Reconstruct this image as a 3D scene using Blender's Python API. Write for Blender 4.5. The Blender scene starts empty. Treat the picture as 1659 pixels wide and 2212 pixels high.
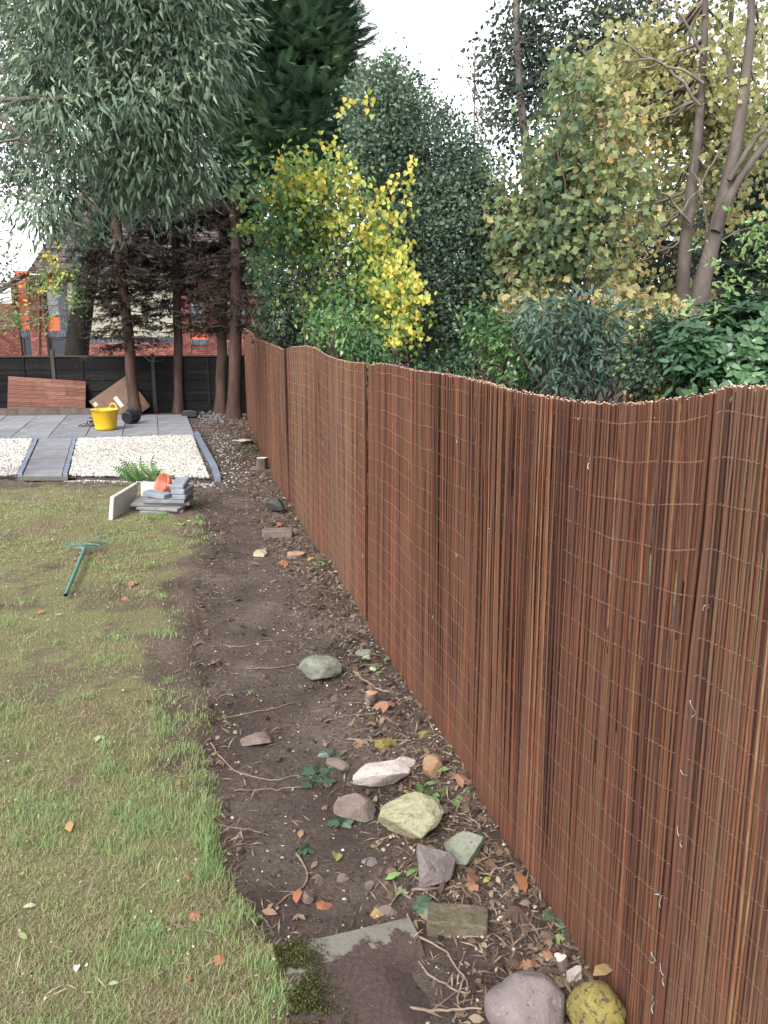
import bpy, math, random
import numpy as np
from mathutils import Vector, Matrix, Euler

random.seed(7)
rng = np.random.default_rng(11)
sc = bpy.context.scene
COL = sc.collection

# ------------------------------------------------------------------ camera
CAM_H = 2.1
PITCH = math.radians(13.1)
cam_d = bpy.data.cameras.new('camera')
cam = bpy.data.objects.new('camera', cam_d)
COL.objects.link(cam)
cam.location = (0, 0, CAM_H)
cam.rotation_euler = (math.pi / 2 - PITCH, 0, 0)
cam_d.sensor_fit = 'VERTICAL'
cam_d.sensor_height = 36.0
cam_d.lens = 29.0
cam_d.clip_start = 0.05
cam_d.clip_end = 2000
sc.camera = cam

# ------------------------------------------------------------------ sky, sun, exposure
SUN_EL, SUN_AZ = math.radians(43), math.radians(205)      # azimuth measured from +Y clockwise
world = bpy.data.worlds.new('World')
sc.world = world
world.use_nodes = True
wn, wl = world.node_tree.nodes, world.node_tree.links
wn.clear()
sky = wn.new('ShaderNodeTexSky')
sky.sky_type = 'NISHITA'
sky.sun_disc = False
sky.sun_elevation = SUN_EL
sky.sun_rotation = SUN_AZ
sky.air_density = 1.0
sky.dust_density = 2.0
sky.ozone_density = 1.0
hs = wn.new('ShaderNodeHueSaturation')
hs.inputs['Saturation'].default_value = 0.12
bg = wn.new('ShaderNodeBackground')
bg.inputs['Strength'].default_value = 0.15
wo = wn.new('ShaderNodeOutputWorld')
wl.new(sky.outputs[0], hs.inputs['Color'])
wl.new(hs.outputs[0], bg.inputs['Color'])
wl.new(bg.outputs[0], wo.inputs['Surface'])

sun_d = bpy.data.lights.new('sun', 'SUN')
sun_d.energy = 0.9
sun_d.angle = math.radians(22)
sun_d.color = (1.0, 0.95, 0.88)
sun = bpy.data.objects.new('sun', sun_d)
COL.objects.link(sun)
sv = Vector((math.sin(SUN_AZ) * math.cos(SUN_EL), math.cos(SUN_AZ) * math.cos(SUN_EL), math.sin(SUN_EL)))
sun.rotation_euler = (-sv).to_track_quat('-Z', 'Y').to_euler()

sc.view_settings.view_transform = 'Standard'
sc.view_settings.look = 'None'
sc.view_settings.exposure = 1.8
sc.view_settings.gamma = 1.0
sc.view_settings.use_curve_mapping = False
sc.cycles.max_bounces = 5
sc.cycles.diffuse_bounces = 2
sc.cycles.glossy_bounces = 2
sc.cycles.transmission_bounces = 4

# ------------------------------------------------------------------ layout helpers
FPX, CX, CY = 1782.0, 829.5, 1106.0
CP, SP = math.cos(PITCH), math.sin(PITCH)


def ray(u, v):
    dx = (u - CX) / FPX
    dv = (v - CY) / FPX
    return np.array([dx, CP - dv * SP, -SP - dv * CP])


def P(u, v, z=0.0):
    r = ray(u, v)
    t = (z - CAM_H) / r[2]
    return np.array([r[0] * t, r[1] * t, z])


def PD(u, v, y):
    r = ray(u, v)
    t = y / r[1]
    return np.array([r[0] * t, y, CAM_H + r[2] * t])


def pxm(y):
    return FPX / (y / CP)      # display pixels per metre at depth y, roughly


# ------------------------------------------------------------------ value noise
_L = rng.random((64, 64, 64)).astype(np.float32)


def vnoise(p):
    p = np.asarray(p, dtype=np.float64)
    i = np.floor(p).astype(int)
    f = p - i
    f = f * f * (3 - 2 * f)
    i0 = i & 63
    i1 = (i + 1) & 63
    x0, y0, z0 = i0[..., 0], i0[..., 1], i0[..., 2]
    x1, y1, z1 = i1[..., 0], i1[..., 1], i1[..., 2]
    fx, fy, fz = f[..., 0], f[..., 1], f[..., 2]
    c00 = _L[x0, y0, z0] * (1 - fx) + _L[x1, y0, z0] * fx
    c10 = _L[x0, y1, z0] * (1 - fx) + _L[x1, y1, z0] * fx
    c01 = _L[x0, y0, z1] * (1 - fx) + _L[x1, y0, z1] * fx
    c11 = _L[x0, y1, z1] * (1 - fx) + _L[x1, y1, z1] * fx
    return (c00 * (1 - fy) + c10 * fy) * (1 - fz) + (c01 * (1 - fy) + c11 * fy) * fz


def fbm(p, octv=4, gain=0.5):
    p = np.asarray(p, dtype=np.float64)
    a, s, tot = 1.0, 0.0, 0.0
    for k in range(octv):
        s = s + a * vnoise(p * (2.03 ** k) + 13.7 * k)
        tot += a
        a *= gain
    return s / tot


def n2(x, y, f, octv=3, off=0.0):
    x = np.asarray(x, float)
    y = np.asarray(y, float)
    return fbm(np.stack([x * f + off, y * f + off * 1.7, np.full_like(x, 3.3 + off)], -1), octv)


def sstep(a, b, x):
    t = np.clip((np.asarray(x, float) - a) / (b - a), 0, 1)
    return t * t * (3 - 2 * t)


# ------------------------------------------------------------------ mesh builder
class MB:
    def __init__(self):
        self.V, self.T, self.Q, self.TM, self.QM, self.A = [], [], [], [], [], []
        self.n = 0

    def add(self, V, T=None, Q=None, m=0, a=0.0):
        V = np.asarray(V, float).reshape(-1, 3)
        if T is not None and len(T):
            T = np.asarray(T, int).reshape(-1, 3)
            self.T.append(T + self.n)
            self.TM.append(np.full(len(T), m, int))
        if Q is not None and len(Q):
            Q = np.asarray(Q, int).reshape(-1, 4)
            self.Q.append(Q + self.n)
            self.QM.append(np.full(len(Q), m, int))
        self.V.append(V)
        self.A.append(np.broadcast_to(np.asarray(a, float), (len(V),)))
        self.n += len(V)

    def mesh(self, name, mats, smooth=False):
        me = bpy.data.meshes.new(name)
        V = np.concatenate(self.V)
        T = np.concatenate(self.T) if self.T else np.zeros((0, 3), int)
        Q = np.concatenate(self.Q) if self.Q else np.zeros((0, 4), int)
        M = np.concatenate((self.TM or [np.zeros(0, int)]) + (self.QM or [np.zeros(0, int)]))
        me.vertices.add(len(V))
        me.vertices.foreach_set('co', V.astype(np.float32).ravel())
        nl = T.size + Q.size
        me.loops.add(nl)
        me.loops.foreach_set('vertex_index', np.concatenate([T.ravel(), Q.ravel()]).astype(np.int32))
        npoly = len(T) + len(Q)
        me.polygons.add(npoly)
        st = np.concatenate([np.arange(len(T)) * 3, T.size + np.arange(len(Q)) * 4]).astype(np.int32)
        me.polygons.foreach_set('loop_start', st)
        try:
            tot = np.concatenate([np.full(len(T), 3), np.full(len(Q), 4)]).astype(np.int32)
            me.polygons.foreach_set('loop_total', tot)
        except Exception:
            pass
        for mt in (mats if isinstance(mats, (list, tuple)) else [mats]):
            me.materials.append(mt)
        me.polygons.foreach_set('material_index', M.astype(np.int32))
        at = me.attributes.new('tone', 'FLOAT', 'POINT')
        at.data.foreach_set('value', np.concatenate(self.A).astype(np.float32))
        me.update(calc_edges=True)
        me.validate()
        me.polygons.foreach_set('use_smooth', np.full(len(me.polygons), bool(smooth)))
        return me

    def build(self, name, mats, parent=None, smooth=False, loc=None):
        if loc is not None:
            loc = np.asarray(loc, float)
            self.V = [v - loc for v in self.V]
        o = bpy.data.objects.new(name, self.mesh(name, mats, smooth))
        COL.objects.link(o)
        if parent is not None:
            o.parent = parent
            o.location = (0, 0, 0) if loc is None else tuple(loc)
            if parent.type == 'EMPTY' or parent.location.length > 0:
                # parents sit at their base; children are built in world space
                o.matrix_parent_inverse = Matrix.Translation(-parent.location)
        elif loc is not None:
            o.location = tuple(loc)
        return o


def tag(o, label=None, cat=None, group=None, kind=None):
    if label:
        o['label'] = label
    if cat:
        o['category'] = cat
    if group:
        o['group'] = group
    if kind:
        o['kind'] = kind
    return o


def empty(name, loc, label, cat, group=None):
    o = bpy.data.objects.new(name, None)
    COL.objects.link(o)
    o.location = tuple(loc)
    o.empty_display_size = 0.2
    return tag(o, label, cat, group)


def unit(v):
    v = np.asarray(v, float)
    return v / np.maximum(np.linalg.norm(v, axis=-1, keepdims=True), 1e-9)


def tube(mb, path, rad, sides=6, m=0, a=0.0, caps=True, capm=None):
    path = np.asarray(path, float)
    n = len(path)
    rad = np.broadcast_to(np.asarray(rad, float), (n,))
    tg = np.gradient(path, axis=0)
    tg = unit(tg)
    ref = np.array([0.0, 0.0, 1.0])
    if abs(tg[:, 2]).mean() > 0.8:
        ref = np.array([0.0, 1.0, 0.0])
    e1 = unit(np.cross(tg, ref))
    e2 = np.cross(tg, e1)
    an = np.arange(sides) * 2 * math.pi / sides
    ring = (np.cos(an)[None, :, None] * e1[:, None, :] + np.sin(an)[None, :, None] * e2[:, None, :]) * rad[:, None, None]
    V = (path[:, None, :] + ring).reshape(-1, 3)
    i = np.arange(n - 1)[:, None] * sides
    j = np.arange(sides)[None, :]
    j2 = (j + 1) % sides
    Q = np.stack([i + j, i + sides + j, i + sides + j2, i + j2], -1).reshape(-1, 4)
    mb.add(V, Q=Q, m=m, a=a)
    if caps:
        for k, rev in ((0, False), (n - 1, True)):
            Vc = np.vstack([V[k * sides:(k + 1) * sides], path[k]])
            T = np.array([[s, (s + 1) % sides, sides] for s in range(sides)])
            if rev:
                T = T[:, ::-1]
            mb.add(Vc, T=T, m=(capm if capm is not None else m), a=a)


BOXQ = np.array([[0, 3, 2, 1], [4, 5, 6, 7], [0, 1, 5, 4], [1, 2, 6, 5], [2, 3, 7, 6], [3, 0, 4, 7]])


def box(mb, c, s, R=None, m=0, a=0.0):
    sx, sy, sz = np.asarray(s, float) / 2
    V = np.array([[-sx, -sy, -sz], [sx, -sy, -sz], [sx, sy, -sz], [-sx, sy, -sz],
                  [-sx, -sy, sz], [sx, -sy, sz], [sx, sy, sz], [-sx, sy, sz]])
    if R is not None:
        V = V @ np.asarray(R).T
    mb.add(V + np.asarray(c, float), Q=BOXQ, m=m, a=a)


def bbox(mb, c, s, b=0.006, R=None, m=0, a=0.0):
    """box with chamfered edges (26-face convex)"""
    h = np.asarray(s, float) / 2
    b = min(b, h.min() * 0.8)
    V, key = [], {}
    for sx in (-1, 1):
        for sy in (-1, 1):
            for sz in (-1, 1):
                for ax in range(3):
                    p = np.array([sx, sy, sz]) * (h - b)
                    p[ax] = (sx, sy, sz)[ax] * h[ax]
                    key[(sx, sy, sz, ax)] = len(V)
                    V.append(p)
    Q, T = [], []
    o = [(-1, -1), (1, -1), (1, 1), (-1, 1)]
    for ax in range(3):
        for s_ in (-1, 1):
            q = []
            for (p1, p2) in o:
                k = [0, 0, 0]
                k[ax] = s_
                k[(ax + 1) % 3] = p1
                k[(ax + 2) % 3] = p2
                q.append(key[(k[0], k[1], k[2], ax)])
            Q.append(q if s_ > 0 else q[::-1])
    for ax in range(3):
        a1, a2 = (ax + 1) % 3, (ax + 2) % 3
        for s1 in (-1, 1):
            for s2 in (-1, 1):
                q = []
                for (e, f) in ((-1, a1), (1, a1), (1, a2), (-1, a2)):
                    k = [0, 0, 0]
                    k[ax] = e
                    k[a1] = s1
                    k[a2] = s2
                    q.append(key[(k[0], k[1], k[2], f)])
                Q.append(q if s1 * s2 < 0 else q[::-1])
    for sx in (-1, 1):
        for sy in (-1, 1):
            for sz in (-1, 1):
                t = [key[(sx, sy, sz, k)] for k in range(3)]
                T.append(t if sx * sy * sz > 0 else t[::-1])
    V = np.array(V)
    if R is not None:
        V = V @ np.asarray(R).T
    mb.add(V + np.asarray(c, float), T=T, Q=Q, m=m, a=a)


def rotz(a):
    c, s = math.cos(a), math.sin(a)
    return np.array([[c, -s, 0], [s, c, 0], [0, 0, 1.0]])


def rotx(a):
    c, s = math.cos(a), math.sin(a)
    return np.array([[1, 0, 0], [0, c, -s], [0, s, c.real]])


def roty(a):
    c, s = math.cos(a), math.sin(a)
    return np.array([[c, 0, s], [0, 1, 0], [-s, 0, c]])


def lathe(mb, prof, c, n=32, R=None, m=0, a=0.0):
    prof = np.asarray(prof, float)
    an = np.arange(n) * 2 * math.pi / n
    V = np.stack([prof[:, 0][:, None] * np.cos(an), prof[:, 0][:, None] * np.sin(an),
                  np.repeat(prof[:, 1][:, None], n, 1)], -1).reshape(-1, 3)
    if R is not None:
        V = V @ np.asarray(R).T
    k = len(prof)
    i = np.arange(k - 1)[:, None] * n
    j = np.arange(n)[None, :]
    Q = np.stack([i + j, i + (j + 1) % n, i + n + (j + 1) % n, i + n + j], -1).reshape(-1, 4)
    mb.add(V + np.asarray(c, float), Q=Q, m=m, a=a)


# ------------------------------------------------------------------ materials
def _mat(name):
    m = bpy.data.materials.new(name)
    m.use_nodes = True
    nt = m.node_tree
    nt.nodes.clear()
    out = nt.nodes.new('ShaderNodeOutputMaterial')
    b = nt.nodes.new('ShaderNodeBsdfPrincipled')
    nt.links.new(b.outputs[0], out.inputs['Surface'])
    return m, nt, b, out


def ramp(nt, fac, stops, interp='LINEAR'):
    r = nt.nodes.new('ShaderNodeValToRGB')
    cr = r.color_ramp
    cr.interpolation = interp
    while len(cr.elements) < len(stops):
        cr.elements.new(0.5)
    for e, (p, c) in zip(cr.elements, stops):
        e.position = p
        e.color = (c[0], c[1], c[2], 1)
    if fac is not None:
        nt.links.new(fac, r.inputs[0])
    return r.outputs[0]


def noise(nt, scale, detail=5, rough=0.6, coord='Object', stretch=None, w=None):
    tc = nt.nodes.new('ShaderNodeTexCoord')
    src = tc.outputs[coord]
    if stretch:
        mp = nt.nodes.new('ShaderNodeMapping')
        mp.inputs['Scale'].default_value = stretch
        nt.links.new(src, mp.inputs[0])
        src = mp.outputs[0]
    n = nt.nodes.new('ShaderNodeTexNoise')
    n.inputs['Scale'].default_value = scale
    n.inputs['Detail'].default_value = detail
    n.inputs['Roughness'].default_value = rough
    nt.links.new(src, n.inputs['Vector'])
    return n.outputs['Fac']


def math_n(nt, op, a, b=None, clamp=False):
    n = nt.nodes.new('ShaderNodeMath')
    n.operation = op
    n.use_clamp = clamp
    for k, x in enumerate((a, b)):
        if x is None:
            continue
        if isinstance(x, (int, float)):
            n.inputs[k].default_value = x
        else:
            nt.links.new(x, n.inputs[k])
    return n.outputs[0]


def mix(nt, fac, c1, c2, mode='MIX'):
    n = nt.nodes.new('ShaderNodeMix')
    n.data_type = 'RGBA'
    n.blend_type = mode
    for k, x in ((0, fac), (6, c1), (7, c2)):
        if isinstance(x, (int, float)):
            n.inputs[k].default_value = x
        elif isinstance(x, tuple):
            n.inputs[k].default_value = (x[0], x[1], x[2], 1)
        else:
            nt.links.new(x, n.inputs[k])
    return n.outputs[2]


def bump(nt, b, h, strength=0.4, dist=0.01):
    n = nt.nodes.new('ShaderNodeBump')
    n.inputs['Strength'].default_value = strength
    n.inputs['Distance'].default_value = dist
    nt.links.new(h, n.inputs['Height'])
    nt.links.new(n.outputs[0], b.inputs['Normal'])


def attr(nt, name='tone'):
    n = nt.nodes.new('ShaderNodeAttribute')
    n.attribute_name = name
    return n.outputs['Fac']


def m_noise(name, stops, scale=8, detail=6, rough=0.8, bmp=0.3, bdist=0.01, stretch=None, spec=0.12, tone=0.0, objrand=0.0,
            coord='Object', bscale=None):
    """surface whose colour runs through stops along a noise (+ per-piece tone / per-object random)"""
    m, nt, b, _ = _mat(name)
    f = noise(nt, scale, detail, coord=coord, stretch=stretch)
    f2 = math_n(nt, 'MULTIPLY_ADD', f, 1.6)
    f2.node.inputs[2].default_value = -0.3
    if tone:
        t = math_n(nt, 'MULTIPLY', attr(nt), tone)
        f2 = math_n(nt, 'ADD', f2, t)
    if objrand:
        oi = nt.nodes.new('ShaderNodeObjectInfo')
        t = math_n(nt, 'MULTIPLY', math_n(nt, 'SUBTRACT', oi.outputs['Random'], 0.5), objrand)
        f2 = math_n(nt, 'ADD', f2, t)
    f2 = math_n(nt, 'ADD', f2, 0.0, clamp=True)
    c = ramp(nt, f2, stops)
    nt.links.new(c, b.inputs['Base Color'])
    b.inputs['Roughness'].default_value = rough
    b.inputs['Specular IOR Level'].default_value = spec
    if bmp:
        h = noise(nt, bscale or scale * 3, 6, 0.65, coord=coord, stretch=stretch)
        bump(nt, b, h, bmp, bdist)
    return m


def m_leaf(name, stops, rough=0.5, trans=0.35, spec=0.3):
    """leaf material: colour from the per-leaf tone, with light shining through"""
    m, nt, b, out = _mat(name)
    c = ramp(nt, attr(nt), stops)
    nt.links.new(c, b.inputs['Base Color'])
    b.inputs['Roughness'].default_value = rough
    b.inputs['Specular IOR Level'].default_value = spec
    t = nt.nodes.new('ShaderNodeBsdfTranslucent')
    nt.links.new(c, t.inputs['Color'])
    mx = nt.nodes.new('ShaderNodeMixShader')
    mx.inputs[0].default_value = trans
    nt.links.new(b.outputs[0], mx.inputs[1])
    nt.links.new(t.outputs[0], mx.inputs[2])
    nt.links.new(mx.outputs[0], out.inputs['Surface'])
    return m


def m_plain(name, col, rough=0.6, spec=0.4, var=0.12, scale=20, bmp=0.1, metal=0.0):
    d = tuple(x * (1 - var) for x in col)
    l = tuple(min(1, x * (1 + var)) for x in col)
    m = m_noise(name, [(0.2, d), (0.8, l)], scale, 5, rough, bmp, 0.002, spec=spec)
    m.node_tree.nodes['Principled BSDF'].inputs['Metallic'].default_value = metal
    return m

# ================================================================== SETTING: ground, soil, lawn
FY = np.array([-3.0, 0.6, 2.39, 3.2, 5.69, 10.8, 16.0, 18.6])
FX = np.array([2.01, 1.11, 0.66, 0.44, -0.167, -1.42, -2.57, -3.10])


def fence_x(y):
    y = np.asarray(y, float)
    return np.interp(y, FY, FX) + 0.014 * np.sin(y * 2.1) + 0.005 * np.sin(y * 5.3 + 1)


_le = [(640, 2212), (596, 2100), (548, 2000), (505, 1880), (472, 1750), (445, 1620), (440, 1500), (428, 1400), (440, 1280),
       (456, 1180), (442, 1110), (415, 1060), (400, 1040)]
_lw = np.array([P(*q) for q in _le])
LEY = np.concatenate([[-3.0, 0.5], _lw[:, 1]])
LEX = np.concatenate([[0.9, 0.1], _lw[:, 0]])


def lawn_edge(y):
    y = np.asarray(y, float)
    return np.interp(y, LEY, LEX) + 0.22 * (n2(y, y * 0 + 1, 2.2, 3) - 0.5) + 0.10 * (n2(y, y * 0 + 4, 8, 2) - 0.5)


# patio and gravel corner points on the ground
PT_BR = P(403, 897)      # patio back right
PT_FR = P(420, 940)      # patio front right
GR_C = P(457, 1012)
GR_FR = P(465, 1034)
LAWN_END = 10.95


def soil_h(x, y):
    d = fence_x(y) - x                               # metres left of the willow fence
    bank = 0.07 * sstep(0.75, 0.0, d) * sstep(9, 3, y)
    h = -0.035 + bank + 0.05 * (n2(x, y, 1.6, 3) - 0.5) + 0.040 * (n2(x, y, 7, 3, 5) - 0.5)
    h = h + 0.02 * sstep(0.35, 0.0, np.abs(x - lawn_edge(y)))
    flat = sstep(10.6, 11.2, y) * sstep(0.0, 0.25, (PT_FR[0] + (y - PT_FR[1]) * -0.28) - x)
    return h * (1 - flat) + flat * (-0.024)


def lawn_h(x, y):
    e = lawn_edge(y) - x
    base = 0.012 + 0.03 * (n2(x, y, 1.2, 3, 2) - 0.5) + 0.012 * (n2(x, y, 12, 2, 9) - 0.5)
    drop = sstep(0.06, -0.22, e) * 0.22 + sstep(LAWN_END - 0.25, LAWN_END + 0.35, y + 0.25 * (n2(x, y, 3, 2, 21) - 0.5)) * 0.2
    return base - drop


def gridmesh(x0, x1, y0, y1, step, hf):
    nx, ny = int((x1 - x0) / step) + 1, int((y1 - y0) / step) + 1
    X, Y = np.meshgrid(np.linspace(x0, x1, nx), np.linspace(y0, y1, ny))
    Z = hf(X, Y)
    V = np.stack([X, Y, Z], -1).reshape(-1, 3)
    i = np.arange(ny - 1)[:, None] * nx
    j = np.arange(nx - 1)[None, :]
    Q = np.stack([i + j, i + j + 1, i + nx + j + 1, i + nx + j], -1).reshape(-1, 4)
    return V, Q


# soil material: dark damp purple-brown earth with crumbs and dry paler patches
def m_soil(name, dark, mid, pale):
    m, nt, b, _ = _mat(name)
    big = noise(nt, 1.7, 5, 0.6)
    fine = noise(nt, 46, 8, 0.75)
    s = math_n(nt, 'ADD', math_n(nt, 'MULTIPLY', big, 0.75), math_n(nt, 'MULTIPLY', fine, 0.55))
    c = ramp(nt, s, [(0.42, dark), (0.62, mid), (0.82, pale)])
    v = nt.nodes.new('ShaderNodeTexVoronoi')
    v.inputs['Scale'].default_value = 85
    tc = nt.nodes.new('ShaderNodeTexCoord')
    nt.links.new(tc.outputs['Object'], v.inputs['Vector'])
    cr = ramp(nt, v.outputs['Distance'], [(0.0, (1, 1, 1)), (0.16, (0, 0, 0))])
    sel = ramp(nt, noise(nt, 30, 2), [(0.58, (0, 0, 0)), (0.66, (1, 1, 1))])
    k = mix(nt, 1.0, cr, sel, 'MULTIPLY')
    c = mix(nt, k, c, (0.30, 0.25, 0.20))
    nt.links.new(c, b.inputs['Base Color'])
    b.inputs['Roughness'].default_value = 0.95
    b.inputs['Specular IOR Level'].default_value = 0.15
    h = math_n(nt, 'ADD', math_n(nt, 'ADD', fine, math_n(nt, 'MULTIPLY', noise(nt, 16, 5, 0.6), 1.2)), math_n(nt, 'MULTIPLY', noise(nt, 160, 4, 0.7), 0.5))
    bump(nt, b, h, 1.0, 0.035)
    return m


M_SOIL = m_soil('soil', (0.054, 0.038, 0.033), (0.110, 0.082, 0.071), (0.195, 0.158, 0.138))
M_EARTH = m_soil('far_earth', (0.03, 0.022, 0.018), (0.06, 0.045, 0.035), (0.10, 0.08, 0.06))  # darker copy of the soil, shade beneath the shrubs put into its colour

mb = MB()
S = 600.0
gx = np.concatenate([[-S, -60], np.linspace(-30, 30, 61), [60, S]])
gy = np.concatenate([[-S, -60], np.linspace(-20, 60, 81), [120, S]])
X, Y = np.meshgrid(gx, gy)
Z = -0.22 + 0.06 * (n2(X, Y, 0.5, 2) - 0.5)
nx, ny = len(gx), len(gy)
i = np.arange(ny - 1)[:, None] * nx
j = np.arange(nx - 1)[None, :]
mb.add(np.stack([X, Y, Z], -1), Q=np.stack([i + j, i + j + 1, i + nx + j + 1, i + nx + j], -1))
tag(mb.build('ground', M_EARTH, smooth=True), kind='structure', label='dark shaded earth around and beyond the garden')

mb = MB()
V, Q = gridmesh(-4.2, 2.2, -2.0, 11.2, 0.045, soil_h)
mb.add(V, Q=Q)
V, Q = gridmesh(-13.0, 2.2, 11.2, 19.9, 0.09, soil_h)
mb.add(V, Q=Q)
tag(mb.build('soil_path', M_SOIL, smooth=True), 'bare trodden dark soil strip along the willow screen', kind='structure')


def earth_amt(x, y):
    e = lawn_edge(y) - x
    k = sstep(0.55, 0.0, e + 0.5 * (n2(x, y, 3.5, 3, 71) - 0.5)) * (0.35 + 0.65 * sstep(2.8, 4.2, y))
    k = np.maximum(k, sstep(.53, .64, n2(x, y, 3.2, 3, 63)) * sstep(2.6, 4.2, y) * .55)
    k = np.maximum(k, sstep(9.9, 10.8, y + 0.8 * (n2(x, y, 2.5, 3, 5) - .5)))
    return k


# lawn: thatch and moss sheet, blades stand on it
m, nt, b, _ = _mat('lawn_thatch')
big = noise(nt, 1.3, 4, 0.6)
fine = noise(nt, 34, 7, 0.7)
s = math_n(nt, 'ADD', math_n(nt, 'MULTIPLY', big, 0.8), math_n(nt, 'MULTIPLY', fine, 0.5))
c = ramp(nt, s, [(0.40, (0.10, 0.080, 0.055)), (0.54, (0.195, 0.170, 0.098)), (0.66, (0.205, 0.21, 0.098)), (0.85, (0.26, 0.275, 0.135))])
earth = ramp(nt, s, [(0.42, (0.060, 0.044, 0.036)), (0.62, (0.125, 0.096, 0.075)), (0.82, (0.20, 0.16, 0.125))])
mk = ramp(nt, math_n(nt, 'ADD', attr(nt), math_n(nt, 'MULTIPLY', math_n(nt, 'SUBTRACT', fine, 0.5), 0.9)), [(0.38, (0, 0, 0)), (0.62, (1, 1, 1))])
c = mix(nt, mk, c, earth)
nt.links.new(c, b.inputs['Base Color'])
b.inputs['Roughness'].default_value = 0.95
b.inputs['Specular IOR Level'].default_value = 0.1
bump(nt, b, math_n(nt, 'ADD', fine, noise(nt, 120, 5, 0.7)), 1.0, 0.03)
M_THATCH = m
mb = MB()
V, Q = gridmesh(-13.0, 1.2, -3.0, 11.4, 0.06, lawn_h)
mb.add(V, Q=Q, a=earth_amt(V[:, 0], V[:, 1]))
tag(mb.build('lawn', M_THATCH, smooth=True), 'patchy raked lawn of moss and thin grass', kind='structure')

mb = MB()
V, Q = gridmesh(1.3, 14.0, -4.0, 7.6, 0.4, lambda x, y: -0.08 + 0.06 * (n2(x, y, .8, 2, 3) - .5))
V[:, 0] = np.maximum(V[:, 0], np.interp(V[:, 1], FY, FX) + 0.25)
mb.add(V, Q=Q)
tag(mb.build('neighbour_lawn', m_noise('neighbour_grass', [(0.2, (0.06, 0.09, 0.035)), (0.8, (0.125, 0.165, 0.07))], 6, 7, 0.95, 0.8, 0.03), smooth=True), 'green lawn glimpsed through gaps in the willow screen', kind='structure')

# ------------------------------------------------------------------ grass blades
M_GRASS = m_leaf('grass_blade', [(0.0, (0.30, 0.24, 0.16)), (0.25, (0.31, 0.275, 0.155)), (0.45, (0.275, 0.295, 0.135)),
                                 (0.7, (0.23, 0.305, 0.125)), (1.0, (0.20, 0.325, 0.135))], 0.6, 0.3, 0.2)


def lush(x, y):
    """0 = brown raked thatch, 1 = long green tufts"""
    v = n2(x, y, 0.55, 3, 31)
    t = n2(x, y, 2.3, 3, 41)
    near = sstep(6.0, 3.2, y)
    band = np.exp(-((y - 7.7) / 1.2) ** 2) * 0.35
    back = sstep(9.4, 10.6, y) * -0.35
    brown = -0.26 * np.exp(-((y - 5.2) / 0.9) ** 2)
    edge = -0.35 * sstep(0.7, 0.0, lawn_edge(y) - x) * sstep(3.2, 5.0, y)
    return np.clip(0.20 + 0.44 * near + band + back + brown + edge + 1.7 * (v - 0.5) + 1.6 * (t - 0.5), 0, 1)


def blades(n, pos, length, width, tone, lean, zf):
    x, y = pos[:, 0], pos[:, 1]
    z = zf(x, y) - 0.004
    an = rng.random(n) * 2 * math.pi
    d = np.stack([np.cos(an), np.sin(an)], -1)
    wv = np.stack([-d[:, 1], d[:, 0]], -1) * width[:, None] / 2
    B = np.stack([x, y, z], -1)
    w3 = np.concatenate([wv, np.zeros((n, 1))], 1)
    d3 = np.concatenate([d, np.zeros((n, 1))], 1)
    up = np.array([0, 0, 1.0])
    c1, s1 = np.cos(lean * 0.6)[:, None], np.sin(lean * 0.6)[:, None]
    c2, s2 = np.cos(lean * 1.25)[:, None], np.sin(lean * 1.25)[:, None]
    L = length[:, None]
    Mid = B + (d3 * s1 + up * c1) * L * 0.5
    Tip = Mid + (d3 * s2 + up * c2) * L * 0.5
    V = np.stack([B - w3, B + w3, Mid - w3 * 0.8, Mid + w3 * 0.8, Tip], 1).reshape(-1, 3)
    k = np.arange(n)[:, None] * 5
    T = np.concatenate([k + np.array([[0, 1, 3]]), k + np.array([[0, 3, 2]]), k + np.array([[2, 3, 4]])], 0)
    return V, T, np.repeat(tone, 5)


mb = MB()
N = 480000
yy = 1.6 + (LAWN_END + 0.1 - 1.6) * rng.random(N) ** 1.65
xl = -0.50 * yy - 0.9
xx = xl + (lawn_edge(yy) + 0.06 - xl) * rng.random(N)
q = lush(xx, yy)
clump = n2(xx, yy, 16, 2, 55)
bald = earth_amt(xx, yy)
keep = rng.random(N) < (0.20 + 0.65 * q + 0.5 * (clump - 0.5)) * (1 - .85 * bald) * sstep(LAWN_END + 0.3, LAWN_END - 0.6, yy + 0.5 * (n2(xx, yy, 2, 2, 3) - 0.5))
xx, yy, q, clump = xx[keep], yy[keep], q[keep], clump[keep]
n = len(xx)
tuft = np.clip((clump - 0.42) * 3, 0, 1) * q
length = (0.014 + 0.016 * rng.random(n)) * (1 + 1.3 * tuft + 0.3 * q)
width = (0.0017 + 0.0012 * rng.random(n)) * np.maximum(1, yy / 3.6)
tone = np.clip(0.02 + 0.9 * (n2(xx, yy, 7, 2, 91) - .5) + 0.62 * q + 0.28 * tuft + 0.24 * (rng.random(n) - 0.5) - (rng.random(n) < 0.14) * 0.5, 0, 1)
lean = 0.5 + 0.9 * rng.random(n) + (1 - q) * 0.35 * rng.random(n)
V, T, A = blades(n, np.stack([xx, yy], -1), length, width, tone, lean, lawn_h)
mb.add(V, T=T, a=A)
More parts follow.
